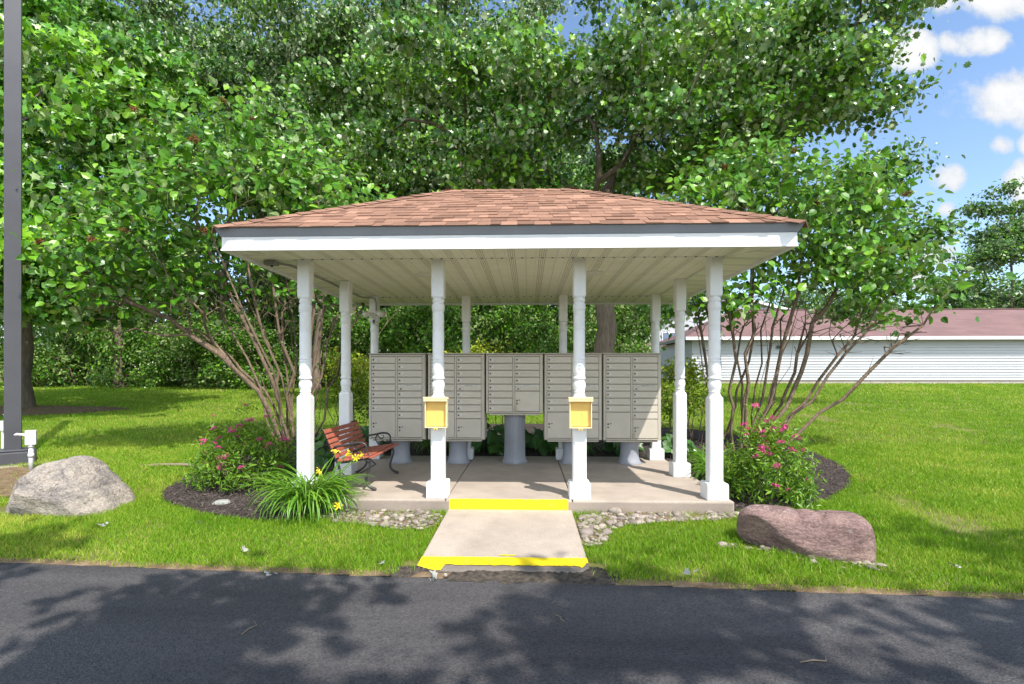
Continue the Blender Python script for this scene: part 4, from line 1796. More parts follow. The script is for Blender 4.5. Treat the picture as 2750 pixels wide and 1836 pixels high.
# ---- big tree behind the pavilion
def centre_tree():
    b = (0, 0, 0)
    lobes = [(-1, -1.2, 7.6, 4.2, 3.6, 2.2), (2.5, -1.2, 8.4, 4.6, 3.8, 2.6), (-4.2, -.8, 7.4, 3.4, 3.2, 2.2), (4.8, -.5, 8.6, 2.8, 3.2, 2.6),
             (-6.6, 0, 8.6, 2.4, 2.6, 2.2), (0, .5, 11.0, 5.0, 4.2, 2.4), (6.9, .3, 6.4, 1.8, 2.2, 1.7), (7.9, .5, 4.7, 1.3, 1.8, 1.4), 
             (-2.5, -2.8, 6.6, 2.6, 2.0, 1.1), (1.2, -3.2, 7.0, 2.4, 1.8, 1.3), (8.0, .8, 3.4, 1.0, 1.2, 1.0), (2.6, .4, 3.2, 1.0, 1.2, .9), (5.4, 0, 10.4, 1.9, 2.4, 1.6)]
    er = [[(0, 0, 3.4), (.7, -.2, 4.2), (1.5, -.4, 4.75), (2.6, -.6, 5.2), (3.7, -.7, 6.0), (4.5, -.6, 7.0)],
          [(.05, 0, 3.2), (.9, .1, 3.7), (2.1, .2, 4.1), (3.6, .3, 4.6), (5.2, .4, 5.6), (6.6, .3, 6.4)],
          [(0, 0, 3.6), (-.7, -.3, 4.3), (-1.7, -.6, 4.9), (-2.9, -.9, 5.6), (-4.2, -.8, 6.8)],
          [(0, 0, 4.0), (-.25, -.5, 4.9), (-.5, -.9, 5.8), (-.4, -1.2, 6.9)]]
    er = [np.array([np.array(p) for p in e]) for e in er]
    # subdivide the limbs so they bend softly
    er2 = []
    for e in er:
        q = [e[0]]
        for i in range(len(e) - 1):
            q += [(e[i] + e[i + 1]) / 2 + rng_(i).normal(0, .05, 3), e[i + 1]]
        er2.append(np.array(q))
    return tree_meshes(11, b, (.0, .1, 6.5), lobes, 640, 135, .36, .125, T_LOBED, .0125, .3, 1.3, 1.15, er2, .5, .8, .45, bias=.22, tr=(.30, .17), sub=7)


CTREE = centre_tree()
plant('shade_tree', 'big spreading tree with a thick ridged trunk right behind the pavilion', 'tree', CTREE, (BARK, LEAF_CENTRE), (2.55, 9.95, float(zg(2.5, 9.9)) - .05))


# ---- maple at the left edge
def left_maple():
    lobes = [(.5, -1.5, 4.6, 4.2, 3.6, 2.2), (2.6, -2.6, 3.6, 2.6, 2.4, 1.5), (4.4, -3.0, 4.6, 2.4, 2.2, 1.7), (3.2, -2.4, 6.8, 3.2, 2.8, 2.2), (-1, -1, 7.6, 4.5, 4, 2.8),
             (2.8, -2.0, 9.4, 3.4, 3.0, 2.2), (.5, -.5, 11.4, 4.2, 3.6, 2.4), (5.4, -2.4, 7.4, 1.8, 2.0, 1.6), (-2.5, -2.5, 4.6, 3, 2.6, 2), (1.0, -3.4, 5.6, 2.6, 2.2, 1.8), (5.2, -3.3, 3.3, 1.6, 1.4, .9)]
    return tree_meshes(23, (0, 0, 0), (.15, -.1, 7.5), lobes, 480, 135, .38, .165, T_STAR, .012, .3, 1.7, .9, (), .5, .75, .4, tr=(.25, .12), sub=7)


LMAPLE = left_maple()
plant('maple_tree', 'large maple with star shaped leaves behind the dark lamp post', 'tree', LMAPLE, (BARK, LEAF_MAPLE), (-15.3, 10.0, float(zg(-15, 10)) - .05))


# ---- woods behind
def wood_tree(seed, h=13.):
    r = rng_(seed)
    lobes = []
    for k in range(9):
        z = r.uniform(4.2, h - 1)
        w = 2.6 * (1 - abs(z - h * .55) / h)
        lobes.append((r.normal(0, 1.2), r.normal(0, 1.2), z, w * r.uniform(.8, 1.3), w, r.uniform(.9, 1.5)))
    return tree_meshes(seed, (0, 0, 0), (.2, .1, h - 2.5), lobes, 260, 100, .40, .135, T_OVATE, .011, .3, 1.3, 1., (), .5, .8, .45, .7, .35, wob=.12, tr=(.14, .06), sub=4)


WT = [wood_tree(61), wood_tree(62, 14.5), wood_tree(63, 12)]
wood_spots = [(-9.3, 17.6, 0, 1.0, 'slim tree with twin bare trunk showing above the left lilac'), (-8.2, 19.5, 1, 1.05, 'tall slim tree with a bare reddish trunk left of the roof peak'),
              (-3.2, 19.2, 1, 1.0, 'woodland tree with a broken stub right behind the roof peak'), (-15.5, 21, 2, 1.15, 'woodland tree seen between the maple and the left lilac'),
              (-12.2, 23.5, 1, 1.1, 'tall thin woodland tree far back over the left lilac'), (-20, 19.5, 0, 1.2, 'woodland tree behind the maple at the left edge'),
              (-5.9, 23.5, 0, 1.1, 'woodland tree far back between the slim trunks'), (-.2, 22.5, 2, 1.1, 'woodland tree far back over the middle of the roof'),
              (3.6, 24, 0, 1.0, 'woodland tree far back behind the big spreading tree'), (-25, 23, 1, 1.2, 'woodland tree at the far left end of the lawn'), (-17.5, 27, 1, 1.2, 'second row woodland tree behind the maple crown')]
for (x, y, k, s, lb) in wood_spots:
    plant('woodland_tree', lb, 'tree', WT[k], (BARK, LEAF_BG), (x, y, float(zg(x, y)) - .05), (x * 7.3) % 6.28, (s * 1.2, s * 1.2, s * 1.42), 'woodland trees beyond the lawn')


def hedge_shrub(seed):
    r = rng_(seed)
    lobes = [(r.normal(0, .55), r.normal(0, .4), r.uniform(.7, 2.9), r.uniform(.8, 1.15), r.uniform(.7, 1.), r.uniform(.5, .85)) for _ in range(8)] + [(0, -.3, .55, 1.35, 1., .55)]
    rg = rng_(seed + 1)
    tg, _ = sample_lobes(rg, lobes, 170, .35)
    tg = tg[tg[:, 2] > .12]
    roots = [trunk_line(rg, (dx, dy, 0), (dx * 2, dy * 2, 1.8), 6, .08) for dx, dy in ((-.3, 0), (.1, .2), (.35, -.1))]
    P, par, rad, ch, _ = grow(rg, roots, tg, .4, .007)
    bm_ = branches_mesh('stems', P, par, rad, ch, 5)
    pos, out = cluster_positions(rg, tg, 46, .24)
    pos[:, 2] = np.maximum(pos[:, 2], .03)
    V, F, rr = leaf_arrays(rg, pos, .125, T_DIAMOND, out, .6, .8, .35, .5, .3, rg.uniform(-.25, .25, len(tg)).repeat(46))
    return bm_, npmesh('foliage', V, [F], rr)


HS = [hedge_shrub(71), hedge_shrub(73), hedge_shrub(75)]
r = rng_(77)
hx = [-27, -24.6, -22.4, -20.3, -18.2, -16.2, -14.3, -12.4, -10.6, -8.9, -7.1, -5.3, -3.5, -1.7, .1, 1.9, 3.7, 5.5]
desc = ['at the far left of the lawn', 'left of the lamp post line', 'under the maple crown edge', 'behind the maple trunk', 'right of the maple trunk', 'with pale sunlit top behind the maple',
        'midway between maple and left lilac', 'with bright lower leaves left of the lilac', 'behind the bare twigs of the left lilac', 'behind the left lilac trunk', 'seen between left front post and bench',
        'behind the left end of the mailboxes', 'seen over the first tall mailbox cluster', 'seen over the second mailbox cluster', 'seen over the short mailbox cluster', 'left of the thick tree trunk', 'right behind the thick tree trunk', 'right of the thick tree trunk']
for i, x in enumerate(hx):
    y = 19.6 + r.uniform(-.7, .9) + (.9 if x < -20 else 0)
    s = r.uniform(.95, 1.25)
    plant('hedgerow_shrub', 'dense green wild shrub at lawn edge ' + desc[i], 'shrub', HS[i % 3], (LBARK, LEAF_HEDGE), (x, y, float(zg(x, y)) - .03), r.uniform(0, 6), (s * 1.1, s, s * r.uniform(.85, 1.25)), 'wild shrubs along the lawn edge', ('stems', 'foliage'))
for i, (x, y, s) in enumerate([(-23, 23, 1.8), (-18, 22.8, 1.7), (-13.2, 22.4, 1.8), (-9.4, 22.3, 1.7), (-5.6, 22.3, 1.8), (-1.6, 22.2, 1.8), (2.4, 22.6, 1.6), (-27, 25, 1.9), (-20.6, 25, 1.9), (-15.5, 24.8, 1.9), (-11.3, 24.6, 1.9), (-7.5, 24.5, 1.9), (-3.6, 24.4, 1.9), (.4, 24.5, 1.8), (5, 25, 1.6)]):
    plant('tall_thicket', 'tall dark thicket rising behind the shrubs ' + ['at the far left', 'behind the maple trunk', 'between maple and lilac', 'behind the left lilac', 'behind the left post row', 'over the middle mailboxes', 'left of the thick trunk', 'in the second row at far left', 'in the second row left of the maple trunk', 'in the second row right of the maple', 'in the second row left of the lilac stems', 'in the second row beyond the lilac stems', 'in the second row over the left mailboxes', 'in the second row over the short mailbox cluster', 'in the second row beside the thick trunk'][i],
          'thicket', HS[i % 3], (LBARK, LEAF_BG), (x, y, float(zg(x, y)) - .05), i * 1.3, (s, s * .8, s * 1.25), 'tall thickets behind the shrubs', ('stems', 'foliage'))


# ---- lilacs
def lilac(seed, stems, lobes, n, k, bare, spread=.22, leaf=.118):
    rg = rng_(seed)
    tg, _ = sample_lobes(rg, lobes, n, .25)
    bt, _ = sample_lobes(rg, bare[0], bare[1] * 3, .2)
    more = []
    for q in stems:
        for _ in range(2):
            m_ = len(q)
            k_ = np.linspace(0, 1, m_)[:, None]
            off = rg.normal(0, 1, 3) * np.array([.5, .3, .1]) * k_ + rg.normal(0, .10, 3) * np.array([1, 1, 0])
            more.append((q + off + rg.normal(0, .03, q.shape) * k_)[: int(m_ * rg.uniform(.6, .95))])
    stems = list(stems) + more
    P, par, rad, ch, ends = grow(rg, stems, np.concatenate([tg, bt]), 0.24, .0062, expo=2.0, wander=.22, arch=-.05, bias=.25)
    bm_ = branches_mesh('stems', P, par, rad, ch, 6, .80, .055)
    pos, out = cluster_positions(rg, tg, k, spread)
    V, F, rr = leaf_arrays(rg, pos, leaf, T_OVATE, out, .65, .6, .25, .5, .25, rg.uniform(-.2, .2, len(tg)).repeat(k))
    # dried flower heads
    ci = rg.choice(len(tg), 12, replace=False)
    heads = []
    for c in tg[ci] + so_off(rg, 12):
        sp, so = cluster_positions(rg, c[None], 110, .026)
        V2, F2, r2 = leaf_arrays(rg, sp, .028, T_DIAMOND, so, .2, 1., .2)
        heads.append(npmesh('seed_head', V2, [F2], r2))
    return [bm_, npmesh('foliage', V, [F], rr)] + heads


def so_off(rg, n):
    return rg.normal(0, .12, (n, 3)) + np.array([0, -.25, .05])


def stem(pts, n=3, seed=0):
    P = np.array(pts, float)
    for _ in range(n - 1):
        q = [P[0]]
        for i in range(len(P) - 1):
            q += [P[i] * .7 + P[i + 1] * .3, P[i] * .3 + P[i + 1] * .7]
        q.append(P[-1])
        P = np.array(q)
    P[1:-1] += rng_(seed).normal(0, .034, (len(P) - 2, 3))
    return P


# left lilac, base near (-3.75, 3.2)
st = [stem([(-.05, 0, 0), (-.12, -.05, .5), (-.5, -.2, 1.2), (-1.1, -.35, 1.75), (-1.9, -.5, 2.3), (-2.6, -.6, 2.7)], 2, 1),
      stem([(.05, -.05, 0), (-.02, 0, .6), (-.25, -.15, 1.5), (-.75, -.25, 2.5), (-1.3, -.3, 3.6), (-1.6, -.3, 4.6)], 2, 2),
      stem([(.1, .05, 0), (.12, .05, .7), (.0, 0, 1.6), (-.15, -.1, 2.6), (-.35, -.1, 3.8), (-.5, 0, 4.9)], 2, 3),
      stem([(.22, .1, 0), (.30, .1, .8), (.36, .05, 1.6), (.42, .1, 2.6), (.5, .1, 3.6), (.55, .1, 4.6)], 2, 4),
      stem([(.3, 0, 0), (.42, .1, .7), (.52, .2, 1.5), (.85, .35, 2.4), (1.1, .5, 3.2), (1.25, .5, 4.0)], 2, 5),
      stem([(.32, .15, 0), (.40, .2, .7), (.45, .3, 1.5), (.62, .5, 2.4), (1.3, .7, 3.0)], 2, 6),
      stem([(-.12, .1, 0), (-.2, .15, .7), (-.6, .3, 1.7), (-1.3, .5, 2.8), (-2., .6, 3.8)], 2, 7),
      stem([(.0, .15, 0), (.05, .3, .8), (-.1, .5, 1.8), (-.3, .7, 3.0), (-.6, .8, 4.2)], 2, 8)]
lob = [(-1.3, -.5, 4.7, 1.2, .9, .8), (-.3, -.3, 5.0, 1.2, .9, .8), (-2.2, -.6, 3.7, 1.1, .9, .8), (-1.2, -.9, 3.6, 1.2, .8, .7), (.6, 0, 4.3, 1.0, .9, .7),
       (1.3, .1, 3.7, .8, .8, .65), (-2.8, -.5, 2.9, .9, .8, .6), (-.2, -.8, 4.0, 1., .7, .6), (.0, .6, 4.6, 1.2, .8, .8), (1.5, .1, 4.1, .6, .6, .4), (-1.9, -.7, 2.9, .9, .7, .35), (-1.3, -.5, 2.5, .8, .5, .3), (-.3, -.2, 2.7, .7, .5, .35), (.5, .2, 2.7, .5, .4, .35)]
LLIL = lilac(81, st, lob, 330, 20, ([(-1.3, -.4, 2.3, 1.3, .7, .5), (-.3, -.1, 2.5, .9, .6, .6), (.6, .1, 2.6, .6, .5, .6), (-2.4, -.5, 2.3, .8, .6, .4), (1.3, .5, 2.7, .5, .4, .4)], 150))
plant('lilac_bush', 'tall lilac with twisting brown stems and bare twigs on the left', 'shrub', LLIL, [LBARK, LEAF_LILAC] + [BROWNSEED] * 12, (-3.85, 3.25, float(zg(-3.8, 3.2))), 0, (1, 1, 1), None, ['stems', 'foliage'] + ['seed_head'] * 12)

st = [stem([(-.25, 0, 0), (-.3, 0, .5), (-.22, 0, 1.2), (-.3, -.05, 2.2), (-.5, -.05, 3.2), (-.6, 0, 4.0)], 2, 11),
      stem([(-.1, .05, 0), (-.12, .0, .6), (0, .05, 1.3), (.05, 0, 2.2), (.05, -.1, 3.2), (0, 0, 4.2)], 2, 12),
      stem([(.05, -.1, 0), (.15, -.1, .6), (.45, -.1, 1.4), (.6, -.15, 2.3), (.8, -.2, 3.2), (.95, -.1, 4.0)], 2, 13),
      stem([(.25, -.05, 0), (.5, -.05, .55), (.8, -.1, 1.1), (.9, -.1, 1.8), (1.3, -.15, 2.6), (1.7, -.1, 3.4)], 2, 14),
      stem([(.35, -.1, 0), (.62, -.1, .5), (1.0, -.15, 1.0), (1.6, -.2, 1.8), (2.1, -.2, 2.5), (2.5, -.2, 3.2)], 2, 15),
      stem([(-.35, .1, 0), (-.45, .15, .7), (-.42, .2, 1.6), (-.7, .2, 2.6), (-.9, .2, 3.4)], 2, 16),
      stem([(.1, .2, 0), (.2, .3, .8), (.45, .5, 1.7), (.7, .6, 2.8), (.8, .6, 3.8)], 2, 17)]
lob = [(.1, -.2, 4.3, 1.1, .8, .75), (1.0, -.3, 3.9, 1.0, .8, .75), (-.8, -.1, 3.8, .8, .7, .7), (1.8, -.3, 3.2, .9, .7, .65), (2.4, -.2, 2.7, .6, .6, .5), (.3, -.6, 3.4, 1.1, .6, .5),
       (-.7, -.5, 3.1, .7, .5, .45), (1.6, 0, 4.2, .8, .7, .6), (.3, .5, 4.6, 1.2, .7, .7), (-1.2, .2, 3.0, .5, .5, .4), (1.2, -.5, 3.0, .8, .6, .4), (-.5, -.9, 2.45, .5, .4, .25), (.4, -.3, 2.7, .8, .5, .35), (-.5, 0, 2.4, .5, .5, .4)]
RLIL = lilac(85, st, lob, 330, 20, ([(.3, 0, 2.3, 1.0, .5, .6), (1.2, -.1, 2.1, .8, .5, .5), (-.5, .1, 2.2, .5, .4, .6), (2.1, -.2, 1.9, .6, .4, .4)], 140))
plant('lilac_bush', 'spreading lilac with many thin dark stems right of the pavilion', 'shrub', RLIL, [LBARK, LEAF_LILAC] + [BROWNSEED] * 12, (3.85, 3.35, float(zg(3.8, 3.4))), 0, (1, 1, 1), None, ['stems', 'foliage'] + ['seed_head'] * 12)


# ---- golden shrubs behind the mailboxes
def golden(seed, w, h, n, k=26, z0=.55):
    rg = rng_(seed)
    lobes = [(rg.normal(0, w * .4), rg.normal(0, .2), rg.uniform(z0, h - .15), w * .55, .35, .25) for _ in range(7)]
    tg, _ = sample_lobes(rg, lobes, n, .2)
    roots = [trunk_line(rg, (x, 0, 0), (x * 1.6, rg.normal(0, .1), h * .6), 6, .02) for x in np.linspace(-w * .4, w * .4, 7)]
    P, par, rad, ch, _ = grow(rg, roots, tg, .2, .004)
    pos, out = cluster_positions(rg, tg, k, .085)
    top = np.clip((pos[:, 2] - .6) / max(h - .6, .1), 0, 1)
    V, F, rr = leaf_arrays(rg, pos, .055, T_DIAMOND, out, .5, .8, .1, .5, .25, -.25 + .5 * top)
    return branches_mesh('stems', P, par, rad, ch, 5), npmesh('foliage', V, [F], rr)


for (x, y, w, h, n, sd, lb) in [(-2.95, 3.75, .62, 1.72, 130, 91, 'yellow green shrub behind the bench beside the left mailboxes'), (2.98, 3.75, .55, 1.62, 120, 92, 'yellow green shrub right of the mailboxes behind the middle right post'),
                                (-1.05, 4.1, .75, 1.86, 90, 93, 'golden leaved shrub tips above the second mailbox cluster'), (-.1, 4.0, .5, 1.95, 34, 94, 'sparse golden sprays above the short mailbox cluster')]:
    plant('golden_shrub', lb, 'shrub', golden(sd, w, h, n), (LBARK, LEAF_GOLD), (x, y, float(zg(x, y))), 0, (1, 1, 1), 'golden shrubs behind the mailboxes', ('stems', 'foliage'))


# ---- spirea with pink flowers
FLOW = None


def flower_mesh(seed):
    rg = rng_(seed)
    n = 90
    a = rg.uniform(0, 6.28, n)
    q = np.sqrt(rg.uniform(0, 1, n)) * .034
    pos = np.stack([q * np.cos(a), q * np.sin(a), .012 - q * q * 9 + rg.normal(0, .003, n)], 1)
    V, F, rr = leaf_arrays(rg, pos, .012, T_DIAMOND, None, .8, .6, 0)
    return npmesh('flower', V, [F], rr)


FLOWS = [flower_mesh(s) for s in (1, 2, 3)]


def spirea(label, loc, rx, ry, h, seed, nf, fl_pos=None):
    rg = rng_(seed)
    t = thing('spirea_bush', label, 'shrub', loc, 0, 'pink flowering bushes flanking the pavilion')
    n = 330
    a = rg.uniform(0, 6.28, n)
    e = np.arcsin(rg.uniform(.02, 1, n))
    rr_ = rg.uniform(.62, 1.05, n)
    tg = np.stack([rx * np.cos(a) * np.cos(e) * rr_, ry * np.sin(a) * np.cos(e) * rr_, .04 + h * np.sin(e) * rr_], 1)
    # a few long arching shoots
    for i in range(16):
        tg[i] *= np.array([1.12, 1.1, 1.22])
    roots = [trunk_line(rg, (dx, dy, 0), (dx * 2, dy * 2, h * .25), 4, .01) for dx, dy in rg.normal(0, .05, (9, 2))]
    P, par, rad, ch, ends = grow(rg, roots, tg, .12, .0022, arch=.2, wander=.08)
    link('stems', branches_mesh('stems', P, par, rad, ch, 5), LBARK, t)
    m = len(P)
    pos1, o1 = cluster_positions(rg, tg, 13, .05)
    ids = rg.choice(m, 1200)
    pos2, o2 = cluster_positions(rg, P[ids][P[ids][:, 2] > .08], 2, .03)
    pos = np.concatenate([pos1, pos2])
    out = np.concatenate([o1, o2])
    top = np.clip(pos[:, 2] / h, 0, 1)
    pos[:, 2] = np.maximum(pos[:, 2], .03)
    V, F, rr = leaf_arrays(rg, pos, .058, T_LANCE, out, .5, .7, .05, .6, .25, -.1 + .2 * top)
    link('foliage', npmesh('foliage', V, [F], rr), LEAF_SPIREA, t)
    # flowers sit on shoots facing the sun and the road
    sc = tg[:, 1] * -.5 / ry + tg[:, 2] / h + rg.normal(0, .35, n)
    best = np.argsort(-sc)[:nf]
    for j, i in enumerate(best):
        o = link('flower', FLOWS[j % 3], PINK, t, tuple(tg[i] + np.array([0, -.02, .035])), (rg.normal(.25, .3), rg.normal(0, .3), rg.uniform(0, 6)))
        s = rg.uniform(.75, 1.45)
        o.scale = (s, s, s)


spirea('rounded pink flowered bush in mulch left of the pavilion', (-3.22, .92, float(zg(-3.2, .9)) + .02), .62, .52, .70, 301, 34)
spirea('rounded pink flowered bush in mulch right of the pavilion', (2.80, .42, float(zg(2.8, .4)) + .02), .44, .44, .80, 302, 36)


# ---- arching strap leaves
def straps(rg, n, r0, length, width, lift, bend, segs=7, az=None):
    a = rg.uniform(0, 2 * math.pi, n) if az is None else az
    L = length * rg.uniform(.6, 1.1, n)
    q = np.sqrt(rg.uniform(0, 1, n)) * r0
    b0 = rg.uniform(0, 2 * math.pi, n)
    base = np.stack([q * np.cos(b0), q * np.sin(b0), np.zeros(n)], 1)
    th = np.clip(rg.normal(lift, .14, n), .3, 1.55)
    bd = bend * rg.uniform(.6, 1.4, n)
    pts = [base]
    ang = th.copy()
    for k in range(segs):
        st_ = L / segs
        d = np.stack([np.cos(ang) * np.cos(a), np.cos(ang) * np.sin(a), np.sin(ang)], 1)
        p = pts[-1] + d * st_[:, None]
        p[:, 2] = np.maximum(p[:, 2], .006)
        pts.append(p)
        ang = ang - bd / segs * (1 + .6 * k / segs)
    pts = np.stack(pts, 1)
    side = np.stack([-np.sin(a), np.cos(a), np.zeros(n)], 1)
    wprof = np.array([.7, .95, 1, 1, .92, .75, .45, .05])[:segs + 1] if segs == 7 else np.linspace(1, .05, segs + 1)
    w = width * rg.uniform(.7, 1.2, n)
    Lft = pts + side[:, None, :] * (w[:, None] * wprof[None])[:, :, None] / 2
    Rgt = pts - side[:, None, :] * (w[:, None] * wprof[None])[:, :, None] / 2
    Mid = pts - np.array([0, 0, 1]) * (w[:, None] * wprof[None])[:, :, None] * .22
    V = np.stack([Lft, Mid, Rgt], 2).reshape(-1, 3)
    K = (segs + 1) * 3
    F = []
    for k in range(segs):
        for c in range(2):
            F.append((k * 3 + c, k * 3 + c + 1, k * 3 + c + 4, k * 3 + c + 3))
    F = np.array(F)
    FF = (F[None] + (np.arange(n) * K)[:, None, None]).reshape(-1, 4)
    rr = np.repeat(np.clip(rg.beta(2, 2.2, n), 0, 1), K)
    return V, FF, rr


def lily_flower(mb):
    for k in range(6):
        a = k * math.pi / 3
        c, s = math.cos(a), math.sin(a)
        w = .020 if k % 2 else .026
        P = []
        for (rr, z, ww) in ((.004, 0, .3), (.018, .035, .8), (.042, .052, 1.), (.062, .046, .7), (.07, .036, .1)):
            for q in (-1, 1):
                P.append((rr * c - q * w * ww / 2 * s * 1., rr * s + q * w * ww / 2 * c, z))
        mb.add(P, [(i * 2, i * 2 + 1, i * 2 + 3, i * 2 + 2) for i in range(4)])


LF = MB()
lily_flower(LF)
LFM = LF.mesh('flower')


def daylily(label, loc, n, r0, length, seed, flowers, group='daylily clumps by the slab'):
    rg = rng_(seed)
    t = thing('daylily_clump', label, 'plant', loc, 0, group)
    V, F, rr = straps(rg, n, r0, length, .017, 1.22, 2.0)
    link('leaves', npmesh('leaves', V, [F], rr), LEAF_LILY, t)
    if flowers:
        m = MB()
        for (x, y, z) in flowers:
            m.tube([(x * .2, y * .2, 0), (x * .5, y * .5, z * .6), (x, y, z)], .004, 5)
        m.build('flower_stalks', LEAF_LILY, t)
        for (x, y, z) in flowers:
            o = link('flower', LFM, YELLOWF, t, (x, y, z), (rg.normal(.9, .4), rg.normal(0, .4), rg.uniform(0, 3)))
            s = rg.uniform(.6, 1.2)
            o.scale = (s, s, s)


daylily('arching green daylily clump with yellow flowers before the bench', (-1.98, -.10, -.12), 520, .17, .74, 401, [(.50, .0, .555), (.44, .04, .535), (.33, .08, .545), (.22, .08, .56), (.10, -.10, .40), (.36, -.22, .10)])
daylily('arching daylily clump between the two right side posts', (2.62, 1.25, float(zg(2.6, 1.2))), 260, .14, .62, 402, None)
daylily('grassy daylily clump beyond the middle right post', (2.75, 1.9, float(zg(2.7, 1.9))), 240, .14, .60, 404, None)
daylily('grassy daylily clump behind the fourth mailbox pedestal', (.95, 3.05, float(zg(.9, 3)) + .02), 220, .14, .60, 403, None)
daylily('grassy daylily clump behind the bench end mailbox pedestal', (-1.25, 3.05, float(zg(-1.2, 3)) + .02), 220, .14, .58, 405, None)


def hosta(label, loc, n, size, seed):
    rg = rng_(seed)
    a = rg.uniform(0, 6.28, n)
    q = np.sqrt(rg.uniform(.05, 1, n)) * size
    pos = np.stack([q * .7 * np.cos(a), q * .7 * np.sin(a), size * rg.uniform(.35, 1.05, n) * (1 - .45 * (q / size) ** 2)], 1)
    out = np.stack([np.cos(a), np.sin(a), np.zeros(n)], 1)
    V, F, rr = leaf_arrays(rg, pos, size * .52, T_OVATE, out, .9, .25, .25, .35, .2)
    t = thing('hosta_plant', label, 'plant', loc, 0, 'broad leaved plants behind the mailboxes')
    link('leaves', npmesh('leaves', V, [F], rr), LEAF_HOSTA, t)
    m = MB()
    for i in range(0, n, 2):
        m.tube([(0, 0, 0), tuple(pos[i] * np.array([.5, .5, .7])), tuple(pos[i])], .004, 4)
    m.build('stalks', LEAF_HOSTA, t)


for i, (x, y, s, lb) in enumerate([(-.42, 3.05, .42, 'broad leaved plant left of the tall mailbox pedestal'), (.38, 3.1, .40, 'broad leaved plant right of the tall mailbox pedestal'), (-2.35, 3.15, .42, 'broad leaved plant behind the bench back'),
                                   (1.75, 3.05, .36, 'broad leaved plant behind the sunlit mailbox pedestal'), (2.5, 2.75, .34, 'broad leaved plant at the foot of the back right post'), (-.05, 3.5, .36, 'broad leaved plant farthest back in the middle gap'), (-2.75, 2.2, .36, 'broad leaved plant beside the left row of posts')]):
    hosta(lb, (x, y, float(zg(x, y)) + .02), 46, s, 500 + i)

# ------------------------------------------------------------------ buildings beyond the lawn


def build_garage():
    gy, gx0, gx1 = 23.3, 9.25, 62.
    zb = float(zg(20, gy)) - .02
    t = thing('garage_building', 'long low white sided garage building with mauve shingle roof', 'building', (0, gy, zb))
    ez = 2.43
    m = MB()
    m.box(((gx0 + gx1) / 2, 3.5, .10), (gx1 - gx0, 7.0, .24))
    fnd = m.build('foundation', BLOCK, t)
    m = MB()
    j = gx0 + .6
    while j < gx1:
        m.box((j, -.003, .10), (.012, .01, .21))
        j += .82
    m.build('block_joints', CONC2, fnd)
    m = MB()
    n = 15
    h = (ez - .22) / n
    y0 = -.01
    for i in range(n):
        z = .22 + i * h
        V = [(gx0 - .02, y0 - .04, z), (gx1, y0 - .04, z), (gx1, y0, z + h), (gx0 - .02, y0, z + h), (gx0 - .02, y0, z), (gx1, y0, z)]
        m.add(V, [(0, 1, 2, 3), (4, 5, 1, 0)])
        V = [(gx0 - .02, 7, z), (gx0 - .02, y0, z), (gx0, y0, z + h), (gx0, 7, z + h)]
        m.add(V, [(0, 1, 2, 3)])
    m.build('wall', SIDING, t)
    ov = .50
    A = [(gx0 - ov, -ov, ez + .14), (gx1, -ov, ez + .14), (gx1, 3.5, ez + 2.05), (gx0 + 3.6, 3.5, ez + 2.05), (gx0 - ov, 7.4, ez + .14), (gx1, 7.4, ez + .14)]
    m = MB()
    m.add(A, [(0, 1, 2, 3), (4, 0, 3), (5, 4, 3, 2)])
    rf = m.build('roof', GROOF, t)
    m = MB()
    m.tube([(gx0 + 3.6, 3.5, ez + 2.06), (gx1, 3.5, ez + 2.06)], .06, 6)
    m.build('ridge_cap', mat('dark_ridge', (.10, .06, .055), .9, .2), rf)
    m = MB()
    m.box(((gx0 + gx1) / 2 - ov / 2, -ov - .01, ez + .05), (gx1 - gx0 + ov, .03, .17))
    m.build('fascia', FASCIA, t)
    m = MB()
    m.box((gx0 - ov - .01, 3.45, ez + .05), (.03, 7.8, .17))
    m.box(((gx0 + gx1) / 2 - ov / 2, -ov / 2 + .012, ez + .005), (gx1 - gx0 + ov, ov - .02, .015))
    m.build('soffit', SOFFG, t)
    m = MB()
    m.box((13.9, -.07, 2.02), (.16, .10, .16))
    m.build('vent', DARKM, t)


build_garage()


